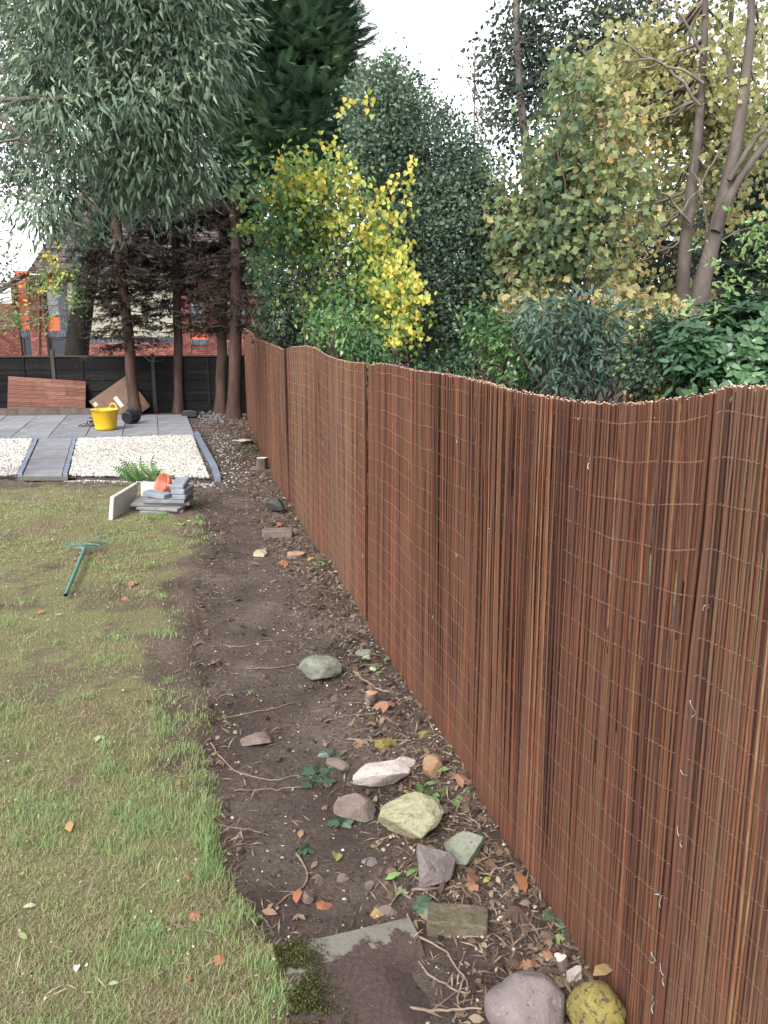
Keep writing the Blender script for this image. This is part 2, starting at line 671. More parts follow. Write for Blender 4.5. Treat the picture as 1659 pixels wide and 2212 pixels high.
# long tufts along the lawn edge and odd tufts
tl = []
for k in range(200):
    y0 = 1.7 + 8.5 * random.random() ** 1.7
    if random.random() < 0.25:
        x0 = float(lawn_edge(y0)) - 0.02 - abs(random.gauss(0, 0.10))
    else:
        x0 = -0.5 * y0 + random.random() * (float(lawn_edge(y0)) + 0.5 * y0)
    if float(lush(np.array([x0]), np.array([y0]))[0]) < 0.3 and random.random() < 0.7:
        continue
    nb = random.randint(40, 110)
    sp = 0.02 + 0.04 * random.random()
    pts = np.stack([x0 + rng.normal(0, sp, nb), y0 + rng.normal(0, sp, nb)], -1)
    ln = (0.035 + 0.045 * rng.random(nb)) * random.uniform(0.55, 1.0)
    V, T, A = blades(nb, pts, ln, np.full(nb, 0.0028) * max(1, y0 / 4), np.clip(0.55 + 0.35 * rng.random(nb) + random.uniform(-0.2, 0.2), 0, 1),
                     0.25 + 0.75 * rng.random(nb), lawn_h)
    mb.add(V, T=T, a=A)
tag(mb.build('grass', M_GRASS), 'thin green and brown grass blades growing on the lawn', 'grass', kind='stuff')

# ================================================================== PATIO, PATH, GRAVEL BEDS
M_SLAB = m_noise('grey_slab', [(0.1, (0.125, 0.127, 0.14)), (0.5, (0.18, 0.182, 0.196)), (0.9, (0.25, 0.252, 0.265))], 3.2, 7, 0.75, 0.15, 0.003, objrand=0.35,
                 coord='Object')
M_EDGE = m_noise('blue_grey_edging', [(0.1, (0.115, 0.135, 0.175)), (0.9, (0.19, 0.215, 0.27))], 6, 6, 0.8, 0.2, 0.004, objrand=0.25)
M_BED = m_plain('mortar_bed', (0.12, 0.11, 0.10), 0.95, 0.1)


def quad_pt(c00, c10, c11, c01, s, t):
    return (c00 * (1 - s) + c10 * s) * (1 - t) + (c01 * (1 - s) + c11 * s) * t


def slab_piece(name, corners, z0, z1, mat, parent, gap=0.006, wet=False):
    """one slab with a chamfered top between four ground corners"""
    c = np.array([[p[0], p[1]] for p in corners])
    mid = c.mean(0)
    cin = mid + (c - mid) * (1 - 2 * gap / np.linalg.norm(c[1] - c[0]))
    top = mid + (cin - mid) * 0.985
    jz = random.uniform(-0.003, 0.003)
    V = np.vstack([np.c_[cin, np.full(4, z0)], np.c_[cin, np.full(4, z1 - 0.006 + jz)], np.c_[top, np.full(4, z1 + jz)]])
    Q = [[3, 2, 1, 0]] + [[k, (k + 1) % 4, 4 + (k + 1) % 4, 4 + k] for k in range(4)] + \
        [[4 + k, 4 + (k + 1) % 4, 8 + (k + 1) % 4, 8 + k] for k in range(4)] + [[8, 9, 10, 11]]
    b_ = MB()
    b_.add(V, Q=Q)
    return b_.build(name, mat, parent, loc=(mid[0], mid[1], z0))


# patio corners: right edge runs PT_FR -> PT_BR; it runs on to the left out of the photo
ux = (PT_FR - P(0, 945))
ux = ux / np.linalg.norm(ux)
W = 0.66
NC = 9
f0 = PT_FR - ux * W * NC
bdir = (PT_BR - PT_FR)
b0 = f0 + bdir
bx = (PT_BR - P(0, 899.5))
bx = bx / np.linalg.norm(bx)
b0 = PT_BR - bx * W * NC
mb = MB()
ins = 0.02
cc = [quad_pt(f0, PT_FR, PT_BR, b0, s, t) for s, t in ((ins / 5, ins), (1 - ins / 5, ins), (1 - ins / 5, 1 - ins), (ins / 5, 1 - ins))]
V = [[p[0], p[1], -0.05] for p in cc] + [[p[0], p[1], -0.004] for p in cc]
mb.add(V, Q=BOXQ)
patio = tag(mb.build('patio', M_BED), 'grey paved patio across the end of the garden', kind='structure')
RW = 3
for i_ in range(NC):
    for j_ in range(RW):
        cs = [quad_pt(f0, PT_FR, PT_BR, b0, s, t) for s, t in ((i_ / NC, j_ / RW), ((i_ + 1) / NC, j_ / RW), ((i_ + 1) / NC, (j_ + 1) / RW), (i_ / NC, (j_ + 1) / RW))]
        slab_piece('paving_slab', cs, -0.03, 0.022, M_SLAB, patio)

# gravel beds and path frame
path_L0, path_L1 = P(75, 949), P(37, 1029)
path_R0, path_R1 = P(166, 948), P(146, 1029)
mb = MB()
V = [[p[0], p[1], z] for z in (-0.06, -0.006) for p in (path_L1, path_R1, path_R0, path_L0)]
mb.add(V, Q=BOXQ)
gpath = tag(mb.build('garden_path', M_BED), 'narrow grey slab path between the two white gravel beds', kind='structure')
eL = (path_R1 - path_L1) / np.linalg.norm(path_R1 - path_L1)
NP = 4
for k in range(NP):
    cs = [quad_pt(path_L1 + eL * 0.075, path_R1 - eL * 0.075, path_R0 - eL * 0.075, path_L0 + eL * 0.075, s, t)
          for s, t in ((0, k / NP), (1, k / NP), (1, (k + 1) / NP), (0, (k + 1) / NP))]
    slab_piece('paving_slab', cs, -0.04, 0.018, M_SLAB, gpath)
for (a_, b_) in ((path_L1, path_L0), (path_R1 - eL * 0.07, path_R0 - eL * 0.07)):
    for k in range(5):
        p0, p1 = a_ + (b_ - a_) * k / 5, a_ + (b_ - a_) * (k + 1) / 5
        cs = [p0, p0 + eL * 0.07, p1 + eL * 0.07, p1]
        slab_piece('edging_stone', cs, -0.06, 0.036, M_EDGE, gpath, gap=0.003)

edging = empty('edging_kerb', (GR_C[0], GR_C[1], 0), 'blue-grey edging stones bordering the right side of the white gravel', 'edging')
pl = [PT_FR + (PT_BR - PT_FR) * 0.02, PT_FR + (GR_C - PT_FR) * 0.33, PT_FR + (GR_C - PT_FR) * 0.66, GR_C, GR_FR + np.array([0.0, -0.03, 0])]
for k in range(4):
    p0, p1 = pl[k], pl[k + 1]
    d = unit(p1 - p0)
    nrm = np.array([-d[1], d[0], 0]) * 0.085
    slab_piece('edging_stone', [p0 + nrm * 0.9, p1 + nrm * 0.9, p1, p0][::-1] if nrm[0] > 0 else [p0, p1, p1 - nrm, p0 - nrm], -0.08, 0.06, M_EDGE, edging, gap=0.002)
# edging between patio and gravel
kerb2 = empty('edging_kerb', (f0[0] / 2 + PT_FR[0] / 2, PT_FR[1], 0), 'thin dark edging strip along the front of the patio slabs', 'edging')
for k in range(NC):
    p0, p1 = f0 + (PT_FR - f0) * k / NC, f0 + (PT_FR - f0) * (k + 1) / NC
    o_ = np.array([0, -0.045, 0])
    slab_piece('edging_stone', [p0 + o_, p1 + o_, p1, p0], -0.08, 0.012, M_EDGE, kerb2, gap=0.003)

# white gravel: low-poly stones
M_GRAVEL = m_leaf('white_gravel', [(0.0, (0.11, 0.095, 0.08)), (0.2, (0.25, 0.23, 0.20)), (0.5, (0.42, 0.40, 0.36)), (1.0, (0.58, 0.565, 0.535))], 0.8, 0.0, 0.2)
OCT = np.array([[1, 0, 0], [-1, 0, 0], [0, 1, 0], [0, -1, 0], [0, 0, 1], [0, 0, -1.0]])
OCTT = np.array([[0, 2, 4], [2, 1, 4], [1, 3, 4], [3, 0, 4], [2, 0, 5], [1, 2, 5], [3, 1, 5], [0, 3, 5]])


def stones(mb, pts, size, tone):
    n = len(pts)
    base = OCT[None] * (0.7 + 0.6 * rng.random((n, 6, 1))) * size[:, None, None] * np.stack([0.8 + 0.6 * rng.random(n), 0.7 + 0.5 * rng.random(n), 0.5 + 0.4 * rng.random(n)], -1)[:, None, :]
    base = base + rng.normal(0, 0.16, (n, 6, 3)) * size[:, None, None]
    an = rng.random(n) * 6.28
    c, s = np.cos(an)[:, None], np.sin(an)[:, None]
    x = base[..., 0] * c - base[..., 1] * s
    y = base[..., 0] * s + base[..., 1] * c
    V = np.stack([x, y, base[..., 2]], -1) + pts[:, None, :]
    T = (np.arange(n)[:, None, None] * 6 + OCTT[None]).reshape(-1, 3)
    mb.add(V.reshape(-1, 3), T=T, a=np.repeat(tone, 6))


def gravel(name, corners, n, label):
    st = rng.random((n, 2))
    c = [np.asarray(k) for k in corners]
    p = (c[0] * (1 - st[:, :1]) + c[1] * st[:, :1]) * (1 - st[:, 1:]) + (c[3] * (1 - st[:, :1]) + c[2] * st[:, :1]) * st[:, 1:]
    fr = n2(p[:, 0], p[:, 1], 3, 3, 8)
    p = p[(st[:, 1] > 0.035 * fr * 2) | (rng.random(n) < 0.25)]
    n = len(p)
    p[:, 2] = -0.012 + 0.03 * n2(p[:, 0], p[:, 1], 1.5, 2, 77) + 0.012 * rng.random(n)
    g = MB()
    # bed under the stones
    cb = [c[0] + np.array([0.05, .14, 0]), c[1] + np.array([-.05, .14, 0]), c[2], c[3]]
    V = [[q[0], q[1], z] for z in (-0.09, -0.012) for q in cb]
    g.add(V, Q=BOXQ, a=0.25)
    stones(g, p, 0.012 + 0.013 * rng.random(n), np.clip(0.15 + 0.8 * rng.random(n) - (rng.random(n) < 0.06) * 0.6, 0, 1))
    return tag(g.build(name, M_GRAVEL), label, 'gravel', kind='stuff')


off = np.array([0, -0.06, 0])
k_ = np.array([-0.03, 0.0, 0])
fl = path_R1 + np.array([0.02, 0.02, 0])
gravel('white_gravel', [fl, GR_FR + k_ * 3, PT_FR + off + k_, path_R0 + off * 0.3 + np.array([0.02, 0, 0])], 34000, 'bed of white gravel between the slab path and blue edging')
gl1, gl0 = P(-330, 1034), P(-330, 951)
gravel('white_gravel', [gl1, path_L1 - np.array([0.02, 0, 0]), path_L0 - np.array([0.02, 0, 0]) + off * 0.3, gl0 + off], 22000, 'bed of white gravel left of the slab path')
# stray gravel on the soil by the edging
M_STRAY = M_GRAVEL
g = MB()
n = 420
t = rng.random(n)
c0 = PT_FR[None] * (1 - t[:, None]) + GR_FR[None] * t[:, None]
p = c0 + np.stack([0.12 + np.abs(rng.normal(0, 0.35, n)), rng.normal(0, 0.5, n), np.zeros(n)], -1)
p = p[p[:, 0] < fence_x(p[:, 1]) - 0.1]
e = P(145, 1036), P(465, 1040)
t = rng.random((500, 1))
p2 = e[0] * (1 - t) + e[1] * t + np.stack([rng.normal(0, .05, 500), -np.abs(rng.normal(0, 0.12, 500)), np.zeros(500)], -1)
p = np.vstack([p, p2])
p[:, 2] = np.maximum(soil_h(p[:, 0], p[:, 1]), lawn_h(p[:, 0], p[:, 1])) + 0.004
stones(g, p, 0.007 + 0.010 * rng.random(len(p)), np.clip(0.2 + 0.8 * rng.random(len(p)), 0, 1))
tag(g.build('scattered_gravel', M_STRAY), 'loose white gravel chips scattered on the soil around the bed', 'gravel', kind='stuff')

# ================================================================== WILLOW SCREEN
_tp = [(528, 708), (545, 722), (560, 736), (582, 742), (600, 750), (615, 755), (630, 750), (655, 747), (680, 752), (700, 765), (725, 776), (750, 783), (780, 784),
       (800, 789), (812, 785), (850, 790), (900, 800), (950, 806), (1000, 815), (1050, 826), (1100, 842), (1150, 852), (1200, 860), (1250, 867),
       (1300, 872), (1350, 873), (1400, 870), (1450, 864), (1500, 857), (1550, 845), (1575, 838), (1585, 832), (1659, 836)]
_yg = np.linspace(0.7, 18.6, 4000)
_rg = fence_x(_yg) / _yg
_ys, _zs = [], []
for (u, v) in _tp:
    r = ray(u, v)
    y_ = float(np.interp(-(r[0] / r[1]), -_rg, _yg))
    _ys.append(y_)
    _zs.append(CAM_H + r[2] / r[1] * y_)
_o = np.argsort(_ys)
TY = np.concatenate([[0.0], np.array(_ys)[_o]])
TZ = np.concatenate([[1.95], np.array(_zs)[_o]])
TZ = np.clip(TZ, 1.7, 2.05)


def fence_top(y):
    return np.interp(y, TY, TZ)


m, nt, b, _ = _mat('willow_stick')
oi = nt.nodes.new('ShaderNodeObjectInfo')
ge = nt.nodes.new('ShaderNodeNewGeometry')
rn = math_n(nt, 'FRACT', math_n(nt, 'ADD', oi.outputs['Random'], ge.outputs['Random Per Island']))
grain = noise(nt, 9, 6, 0.7, stretch=(14, 14, 1.6))
band = noise(nt, 0.9, 4, 0.6, stretch=(2.2, 2.2, 0.25), coord='Generated')
f_ = math_n(nt, 'ADD', math_n(nt, 'MULTIPLY', rn, 0.9), math_n(nt, 'MULTIPLY', math_n(nt, 'SUBTRACT', grain, 0.5), 0.6), clamp=True)
c = ramp(nt, f_, [(0.0, (0.038, 0.017, 0.013)), (0.14, (0.067, 0.029, 0.020)), (0.38, (0.090, 0.038, 0.025)), (0.55, (0.100, 0.045, 0.029)),
                  (0.70, (0.094, 0.053, 0.031)), (0.84, (0.142, 0.046, 0.024)), (0.95, (0.172, 0.102, 0.056)), (1.0, (0.25, 0.050, 0.023))])
c = mix(nt, attr(nt), c, mix(nt, 1.0, c, (1.25, 1.55, 1.6), 'MULTIPLY'))
nt.links.new(c, b.inputs['Base Color'])
b.inputs['Roughness'].default_value = 0.7
b.inputs['Specular IOR Level'].default_value = 0.18
bump(nt, b, noise(nt, 40, 5, 0.7, stretch=(4, 4, 1)), 0.5, 0.003)
M_STICK = m
M_CUT = m_noise('cut_stick_end', [(0.2, (0.36, 0.23, 0.16)), (0.8, (0.56, 0.40, 0.31))], 30, 3, 0.8, 0)
M_WIRE = m_plain('rusty_wire', (0.28, 0.18, 0.13), 0.5, 0.5, 0.3, 60, 0.0, 0.3)
M_TIE = m_plain('galvanised_wire', (0.36, 0.37, 0.41), 0.4, 0.5, 0.1, 60, 0.0, 0.5)

M_CUTPOST = m_noise('dark_post', [(0.1, (0.03, 0.024, 0.02)), (0.9, (0.08, 0.065, 0.052))], 7, 6, 0.9, 0.4, 0.005, stretch=(6, 6, 1))

# stick templates: bent tapered rods of unit height with a cut top
SEG, SID = 7, 5


def stick_template(seed):
    r_ = np.random.default_rng(seed)
    t = np.linspace(0, 1, SEG)
    wob = np.cumsum(r_.normal(0, 1, (SEG, 2)), 0)
    wob = wob - np.outer(1 - t, wob[0]) - np.outer(t, wob[-1])
    path = np.stack([wob[:, 0] * 0.0016, wob[:, 1] * 0.0012, t], -1)
    rr = 1.0 - 0.22 * t + r_.normal(0, 0.05, SEG)
    an = np.arange(SID) * 2 * math.pi / SID + r_.random()
    V = (path[:, None, :] + np.stack([np.cos(an)[None] * rr[:, None], np.sin(an)[None] * rr[:, None], np.zeros((SEG, SID))], -1) * np.array([0.0038, 0.0038, 0]))
    V = V.reshape(-1, 3)
    i = np.arange(SEG - 1)[:, None] * SID
    j = np.arange(SID)[None]
    Q = np.stack([i + j, i + (j + 1) % SID, i + SID + (j + 1) % SID, i + SID + j], -1).reshape(-1, 4)
    top = V[-SID:].copy()
    topc = np.vstack([top, top.mean(0) + np.array([0, 0, 0.0012])])
    T = np.array([[s_, (s_ + 1) % SID, SID] for s_ in range(SID)])
    return V, Q, topc, T


TPL = [stick_template(100 + k) for k in range(14)]
TPLM, TPLM2 = [], []
for (V, Q, topc, T) in TPL:
    b_ = MB()
    b_.add(V, Q=Q, a=0.55)
    b_.add(topc, T=T, m=1)
    TPLM2.append(b_.mesh('stick', [M_STICK, M_CUT], smooth=True))
    b_ = MB()
    b_.add(V, Q=Q)
    b_.add(topc, T=T, m=1)
    TPLM.append(b_.mesh('stick', [M_STICK, M_CUT], smooth=True))

ROLLS = [(0.85, 1.885, 'near end of a willow stick screen at the right edge, beside the thick tied joint', 300),
         (1.90, 5.38, 'longest-looking willow stick screen roll, its top sagging in a long dip, with see-through gaps', 300),
         (5.53, 9.75, 'middle willow stick screen roll, just beyond the dark open vertical seam', 0),
         (9.77, 18.5, 'farthest willow stick screen roll, ending at the conifer trunks', 0)]
GAPS = [(2.31, 0.026, 1.15, 1.60), (2.57, 0.018, 1.32, 1.56), (2.10, 0.020, 1.22, 1.47), (2.00, 0.018, 1.28, 1.52), (2.345, 0.015, .80, 1.20), (1.96, .016, 1.30, 1.50), (2.75, .014, 1.2, 1.42), (3.05, .016, 1.25, 1.5), (2.2, .014, .95, 1.2), (3.5, .018, 1.2, 1.6)]


def stick_rows(y0, y1):
    ys = []
    y = y0
    while y < y1:
        sp = 0.0072 if y < 5.5 else (0.0085 if y < 9.8 else 0.011)
        ys.append(y)
        y += sp * random.uniform(0.75, 1.2)
    return ys


TIESPOT = []
for (y0, y1, lab, npart) in ROLLS:
    xm = float(fence_x((y0 + y1) / 2))
    root = empty('willow_screen', (xm, (y0 + y1) / 2, 0), lab, 'fence', 'willow screen rolls forming the fence')
    ys = stick_rows(y0, y1)
    _ya = np.array(ys)
    _za = soil_h(fence_x(_ya), _ya) - 0.02
    _xa, _ta = fence_x(_ya), fence_top(_ya)
    stuff = MB()
    cnt = 0
    wav = [random.random() * 6 for _ in range(4)]
    for layer in (0, 1):
        for idx, y in enumerate(ys):
            if layer == 1 and (y > 9.8 and idx % 2):
                continue
            yb = y + (0.0036 if layer else 0)
            x = float(_xa[idx]) + (0.0085 if layer else 0) + (0.012 if 5.5 < y0 < 9.6 else 0) + random.uniform(-0.0013, 0.0013)
            lean_y = 0.020 * math.sin(yb * 7 + wav[0]) + 0.002 * math.sin(yb * 17 + wav[1]) + random.gauss(0, 0.0022)
            if random.random() < 0.02:
                lean_y += random.gauss(0, 0.02)
            lean_x = 0.012 * math.sin(yb * 3 + wav[2]) + random.gauss(0, 0.002)
            zb = float(_za[idx])
            h = float(_ta[idx]) - zb + random.gauss(0, 0.0025) - (0.003 if layer else 0)
            if layer == 0 and random.random() < 0.02:
                h -= random.uniform(0.0, 0.06)
            elif layer == 0 and random.random() < 0.012:
                h += random.uniform(0.005, 0.03)
            gap = 0.0
            for (gy_, gw, _z0, _z1) in GAPS:
                if abs(yb - gy_) < gw * 0.5:
                    gap = (_z0 + random.uniform(-.06, .06), _z1 + random.uniform(-.06, .06))
            rs = random.uniform(0.95, 1.35) * (1.0 if y < 5.5 else (1.15 if y < 9.8 else 1.55))
            if layer == 0 and abs(y - 1.9) < 0.03:
                rs *= 1.9
            ti = random.randrange(len(TPL))
            a_ = random.random() * 6.28
            if layer == 0 and npart and cnt < npart and y > 1.42 and not gap:
                o = bpy.data.objects.new('stick', (TPLM2 if y0 < 1.5 else TPLM)[ti])
                COL.objects.link(o)
                o.parent = root
                o.matrix_parent_inverse = Matrix.Translation(-root.location)
                o.location = (x, yb, zb)
                o.rotation_euler = (-lean_y / h * 1.0, lean_x / h, a_)
                o.scale = (rs, rs, h)
                cnt += 1
            else:
                V, Q, topc, T = TPL[ti]
                ca, sa = math.cos(a_), math.sin(a_)

                def tf(W_, zb=zb, h=h):
                    X_ = (W_[:, 0] * ca - W_[:, 1] * sa) * rs
                    Y_ = (W_[:, 0] * sa + W_[:, 1] * ca) * rs
                    return np.stack([X_ + x + W_[:, 2] * lean_x, Y_ + yb + W_[:, 2] * lean_y, W_[:, 2] * h + zb], -1)
                stuff.add(tf(V), Q=Q, a=(.55 if y0 < 1.5 else (.5 + .35 * math.sin(y * 3.1) if 5.5 < y0 < 9.6 else (.15 if y0 > 9.6 else 0))))
                if gap:
                    stuff.V.pop(), stuff.A.pop(), stuff.Q.pop(), stuff.QM.pop()
                    stuff.n -= len(V)
                    for (za, ha) in ((zb, gap[0] - zb), (gap[1], zb + h - gap[1])):
                        stuff.add(tf(V, za, ha), Q=Q)
                    stuff.add(tf(topc, gap[1], zb + h - gap[1]), T=T, m=1)
                    continue
                stuff.add(tf(topc), T=T, m=1)
    so = stuff.build('stick_rows', [M_STICK, M_CUT], root, smooth=True)
    so['kind'] = 'stuff'
    # woven wires
    st = 0.0075 if y1 < 6 else (0.012 if y1 < 10 else 0.03)
    yw = np.arange(y0 + 0.004, y1 - 0.004, st)
    for k in range(17):
        z = fence_top(yw) - 0.055 - 0.108 * k + 0.005 * np.sin(yw * 3 + k * 1.3) + 0.003 * np.sin(yw * 21 + k * 2)
        if z.min() < 0.07:
            break
        alt = (np.arange(len(yw)) % 2) * 2 - 1
        bl = z / fence_top(yw)
        off_y = 0.020 * np.sin(yw * 7 + wav[0]) * bl
        xw = fence_x(yw) + (0.012 if 5.5 < y0 < 9.6 else 0) - 0.0068 + 0.0016 * alt + 0.012 * np.sin(yw * 3 + wav[2]) * bl
        w_ = MB()
        tube(w_, np.stack([xw, yw, z + 0.0016 * alt], -1), 0.0006 if y1 < 6 else 0.0008, 3, caps=False)
        w_.build('wire', M_WIRE, root)
    TIESPOT.append((root, wav))
    # timber post standing behind the roll's near joint
    py_ = y0 - (0.05 if y0 > 5 else 0.0)
    b_ = MB()
    bbox(b_, (float(fence_x(py_)) + 0.062, py_, 0.78), (0.07, 0.07, 1.8), 0.006)
    b_.build('post', M_CUTPOST, root)

# galvanised twist ties poking out of the screen
for (u, v, ln) in [(1280, 998, .05), (992, 956, .04), (1062, 1143, .03), (990, 1198, .03), (1535, 1306, .045), (1508, 1541, .07), (1490, 1680, .08), (1432, 1935, .06),
                   (1478, 1815, .07), (1440, 2110, .07), (1418, 2165, .06), (1596, 840, .06), (1110, 1000, .03), (1420, 2075, .05), (790, 1100, .06), (787, 1200, .05), (940, 1330, .03), (700, 960, .05)]:
    r = ray(u, v)
    y_ = float(np.interp(-(r[0] / r[1]), -_rg, _yg))
    z_ = CAM_H + r[2] / r[1] * y_
    root = TIESPOT[[k for k, R_ in enumerate(ROLLS) if R_[0] - 0.03 <= y_][-1]][0]
    b_ = MB()
    x_ = float(fence_x(y_)) - 0.010
    a0 = random.random() * 6.28
    p0 = np.array([x_ + 0.006, y_, z_])
    d1 = np.array([-0.3, math.cos(a0), math.sin(a0)]) * ln * 0.5
    d2 = np.array([-0.4, math.cos(a0 + 2), math.sin(a0 + 2)]) * ln * 0.45
    tt = np.linspace(0, 1, 6)[:, None]
    tube(b_, p0 + d1 * tt + np.array([-0.004, 0, -0.006]) * np.sin(tt * 3), 0.0009, 4)
    tube(b_, p0 + d2 * tt + np.array([-0.006, 0, 0.004]) * np.sin(tt * 3), 0.0013, 4)
    b_.build('wire_tie', M_TIE, root)

# ================================================================== BACK PANEL FENCE
M_PANEL = m_noise('dark_stained_board', [(0.1, (0.007, 0.007, 0.008)), (0.5, (0.012, 0.0115, 0.0125)), (0.9, (0.024, 0.022, 0.022))], 7, 7, 0.85, 0.5, 0.006,
                  stretch=(1, 1, 9), objrand=0.4, spec=0.03)
M_POST = m_noise('weathered_post', [(0.1, (0.028, 0.027, 0.021)), (0.9, (0.07, 0.064, 0.052))], 7, 7, 0.9, 0.5, 0.006, stretch=(6, 6, 1))
M_CONC = m_noise('old_concrete', [(0.1, (0.06, 0.05, 0.044)), (0.9, (0.13, 0.11, 0.098))], 6, 7, 0.9, 0.4, 0.008)
BF0 = P(337, 890)
bfd = unit(np.array([1.0, 0.09, 0.0]))


def bf(s):
    return BF0 + bfd * s


posts = [-6.6, -4.4, -2.24, 0.0, 1.9, 3.9]
plabs = ['dark slat fence panel farthest left, behind the brown board\'s left edge', 'dark overlapping slat fence panel behind the brown board, partly out of frame',
         'dark overlapping slat fence panel between the weathered post and the leaning cardboard', 'dark slat fence panel behind the three right-hand conifer trunks',
         'dark slat fence panel at the far right end behind the willow screen']
nrm = np.array([-bfd[1], bfd[0], 0])
R_ = np.stack([bfd, nrm, [0, 0, 1]], -1)
slat_cache = {}
for k in range(5):
    s0, s1 = posts[k] + 0.05, posts[k + 1] - 0.05
    c = bf((s0 + s1) / 2)
    root = empty('panel_fence', (c[0], c[1], 0), plabs[k], 'fence', 'dark slat fence panels across the back')
    L = s1 - s0
    if abs(L) not in slat_cache:
        b_ = MB()
        n_ = 9
        xs = np.linspace(-L / 2, L / 2, n_)
        pts = []
        for x in xs:
            w_ = 0.006 * math.sin(x * 9)
            pts += [[x, -0.012, -0.075 + w_], [x, 0.0, -0.075 + w_], [x, 0.004, 0.07], [x, -0.004, 0.07]]
        i = np.arange(n_ - 1)[:, None] * 4
        j = np.arange(4)[None]
        b_.add(np.array(pts) @ R_.T, Q=np.stack([i + j, i + 4 + j, i + 4 + (j + 1) % 4, i + (j + 1) % 4], -1).reshape(-1, 4))
        slat_cache[abs(L)] = b_.mesh('slat', M_PANEL)
    for q_ in range(9):
        o = bpy.data.objects.new('slat', slat_cache[abs(L)])
        COL.objects.link(o)
        o.parent = root
        o.matrix_parent_inverse = Matrix.Translation(-root.location)
        p = c + nrm * (-0.012 * (q_ % 2) + random.uniform(-.004, .004))
        o.location = (p[0], p[1], 0.22 + 0.12 * q_)
        o.rotation_euler = (0, random.uniform(-0.003, 0.003), 0)
    for (nm, cz, sz, mt, dy, ty) in (('top_rail', 1.29, 0.035, M_POST, -0.006, 0.06), ('gravel_board', 0.035, 0.22, M_PANEL, 0.0, 0.03), ('backing_board', 0.71, 1.12, M_PANEL, 0.022, 0.008)):
        b_ = MB()
        bbox(b_, c + nrm * dy + np.array([0, 0, cz]), (L - 0.004, ty, sz), 0.004, R_)
        b_.build(nm, mt, root)
    for s_ in (s0 + 0.6, s1 - 0.6):
        b_ = MB()
        bbox(b_, bf(s_) + nrm * (-0.03) + np.array([0, 0, 0.7]), (0.045, 0.02, 1.12), 0.003, R_)
        b_.build('batten', M_PANEL, root)
for k, s_ in enumerate(posts):
    p = bf(s_)
    b_ = MB()
    hgt = [1.36, 1.36, 1.44, 1.34, 1.34, 1.34][k]
    bbox(b_, (p[0], p[1], hgt / 2 - 0.05), (0.085, 0.085, hgt + 0.1), 0.006, R_)
    o = b_.build('fence_post', M_POST, loc=(p[0], p[1], 0))
    tag(o, ['weathered fence post out at the far left of the back fence', 'weathered fence post nearest the left edge of the photo', 'tall weathered fence post above the brown board\'s right half',
            'weathered fence post seen between the cardboard tree and the next trunk', 'fence post hidden among the right-hand conifer trunks', 'fence post behind the far end of the willow screen'][k],
        'post', 'posts of the back fence')
# low concrete kerb behind the patio
kb = empty('concrete_kerb', tuple(P(100, 893)), 'low brown concrete kerb in front of the leaning brown board', 'kerb')
a0, a1 = P(-330, 899) + np.array([0, .1, 0]), P(215, 897.5) + np.array([0, .1, 0])
for k in range(6):
    p0, p1 = a0 + (a1 - a0) * k / 6, a0 + (a1 - a0) * (k + 1) / 6
    slab_piece('kerb_block', [p0, p1, p1 + np.array([0, .09, 0]), p0 + np.array([0, .09, 0])], -0.1, 0.145, M_CONC, kb, gap=0.004)

# ================================================================== VEGETATION TOOLS
def tmpl_lance(w=0.13, droop=0.18):
    V = np.array([[0, 0, 0], [-w, .32, .03], [w, .32, .03], [-w * .75, .68, -droop * .35], [w * .75, .68, -droop * .35], [0, 1, -droop]])
    return V, np.array([[0, 2, 1], [1, 2, 4], [1, 4, 3], [3, 4, 5]])


def tmpl_heart():
    V = np.array([[0, 0.06, -.02], [-.3, -.02, .05], [.3, -.02, .05], [-.44, .28, .07], [.44, .28, .07], [-.26, .65, .0], [.26, .65, .0], [0, 1, -.12], [0, .35, -.04]])
    return V, np.array([[0, 8, 1], [1, 8, 3], [3, 8, 5], [5, 8, 7], [7, 8, 6], [6, 8, 4], [4, 8, 2], [2, 8, 0]])


def tmpl_maple(curl=0.0):
    an = [(-158, .44), (-125, .28), (-95, .46), (-72, .62), (-48, .42), (-30, .60), (-16, .56), (0, .76), (16, .56), (30, .60), (48, .42), (72, .62), (95, .46), (125, .28), (158, .44)]
    P_ = []
    for a, r in an:
        a = math.radians(a)
        x, y = r * math.sin(a), r * math.cos(a)
        P_.append([x, y + 0.35, -curl * (x * x + y * y) + 0.04 * math.sin(3 * a)])
    V = np.array(P_ + [[0, 0.33, 0.03]])
    k = len(P_)
    return V, np.array([[i, k, i + 1] for i in range(k - 1)] + [[k - 1, k, 0]])


def tmpl_rhomb(w=0.3):
    V = np.array([[0, 0, 0], [-w, .5, .06], [w, .5, .06], [0, 1, -.06]])
    return V, np.array([[0, 2, 1], [1, 2, 3]])


def tmpl_oval(w=0.2):
    V = np.array([[0, 0, 0], [-w * .8, .3, .05], [w * .8, .3, .05], [-w, .65, .03], [w, .65, .03], [0, 1, -.08]])
    return V, np.array([[0, 2, 1], [1, 2, 4], [1, 4, 3], [3, 4, 5]])


def tmpl_spray():
    """flat feathery conifer spray"""
    V, T = [], []

    def nd(p, d, L, w):
        n = len(V)
        px = np.array([-d[1], d[0]]) * w
        V.extend([[p[0] - px[0], p[1] - px[1], 0], [p[0] + px[0], p[1] + px[1], 0], [p[0] + d[0] * L, p[1] + d[1] * L, -0.10 * L]])
        T.append([n, n + 1, n + 2])
    nd((0, 0), (0, 1), 1.0, 0.035)
    for k in range(5):
        y = 0.12 + 0.15 * k
        for s in (-1, 1):
            a = s * math.radians(38 - 3 * k)
            nd((0, y), (math.sin(a), math.cos(a)), 0.52 - 0.07 * k, 0.042)
    return np.array(V), np.array(T)


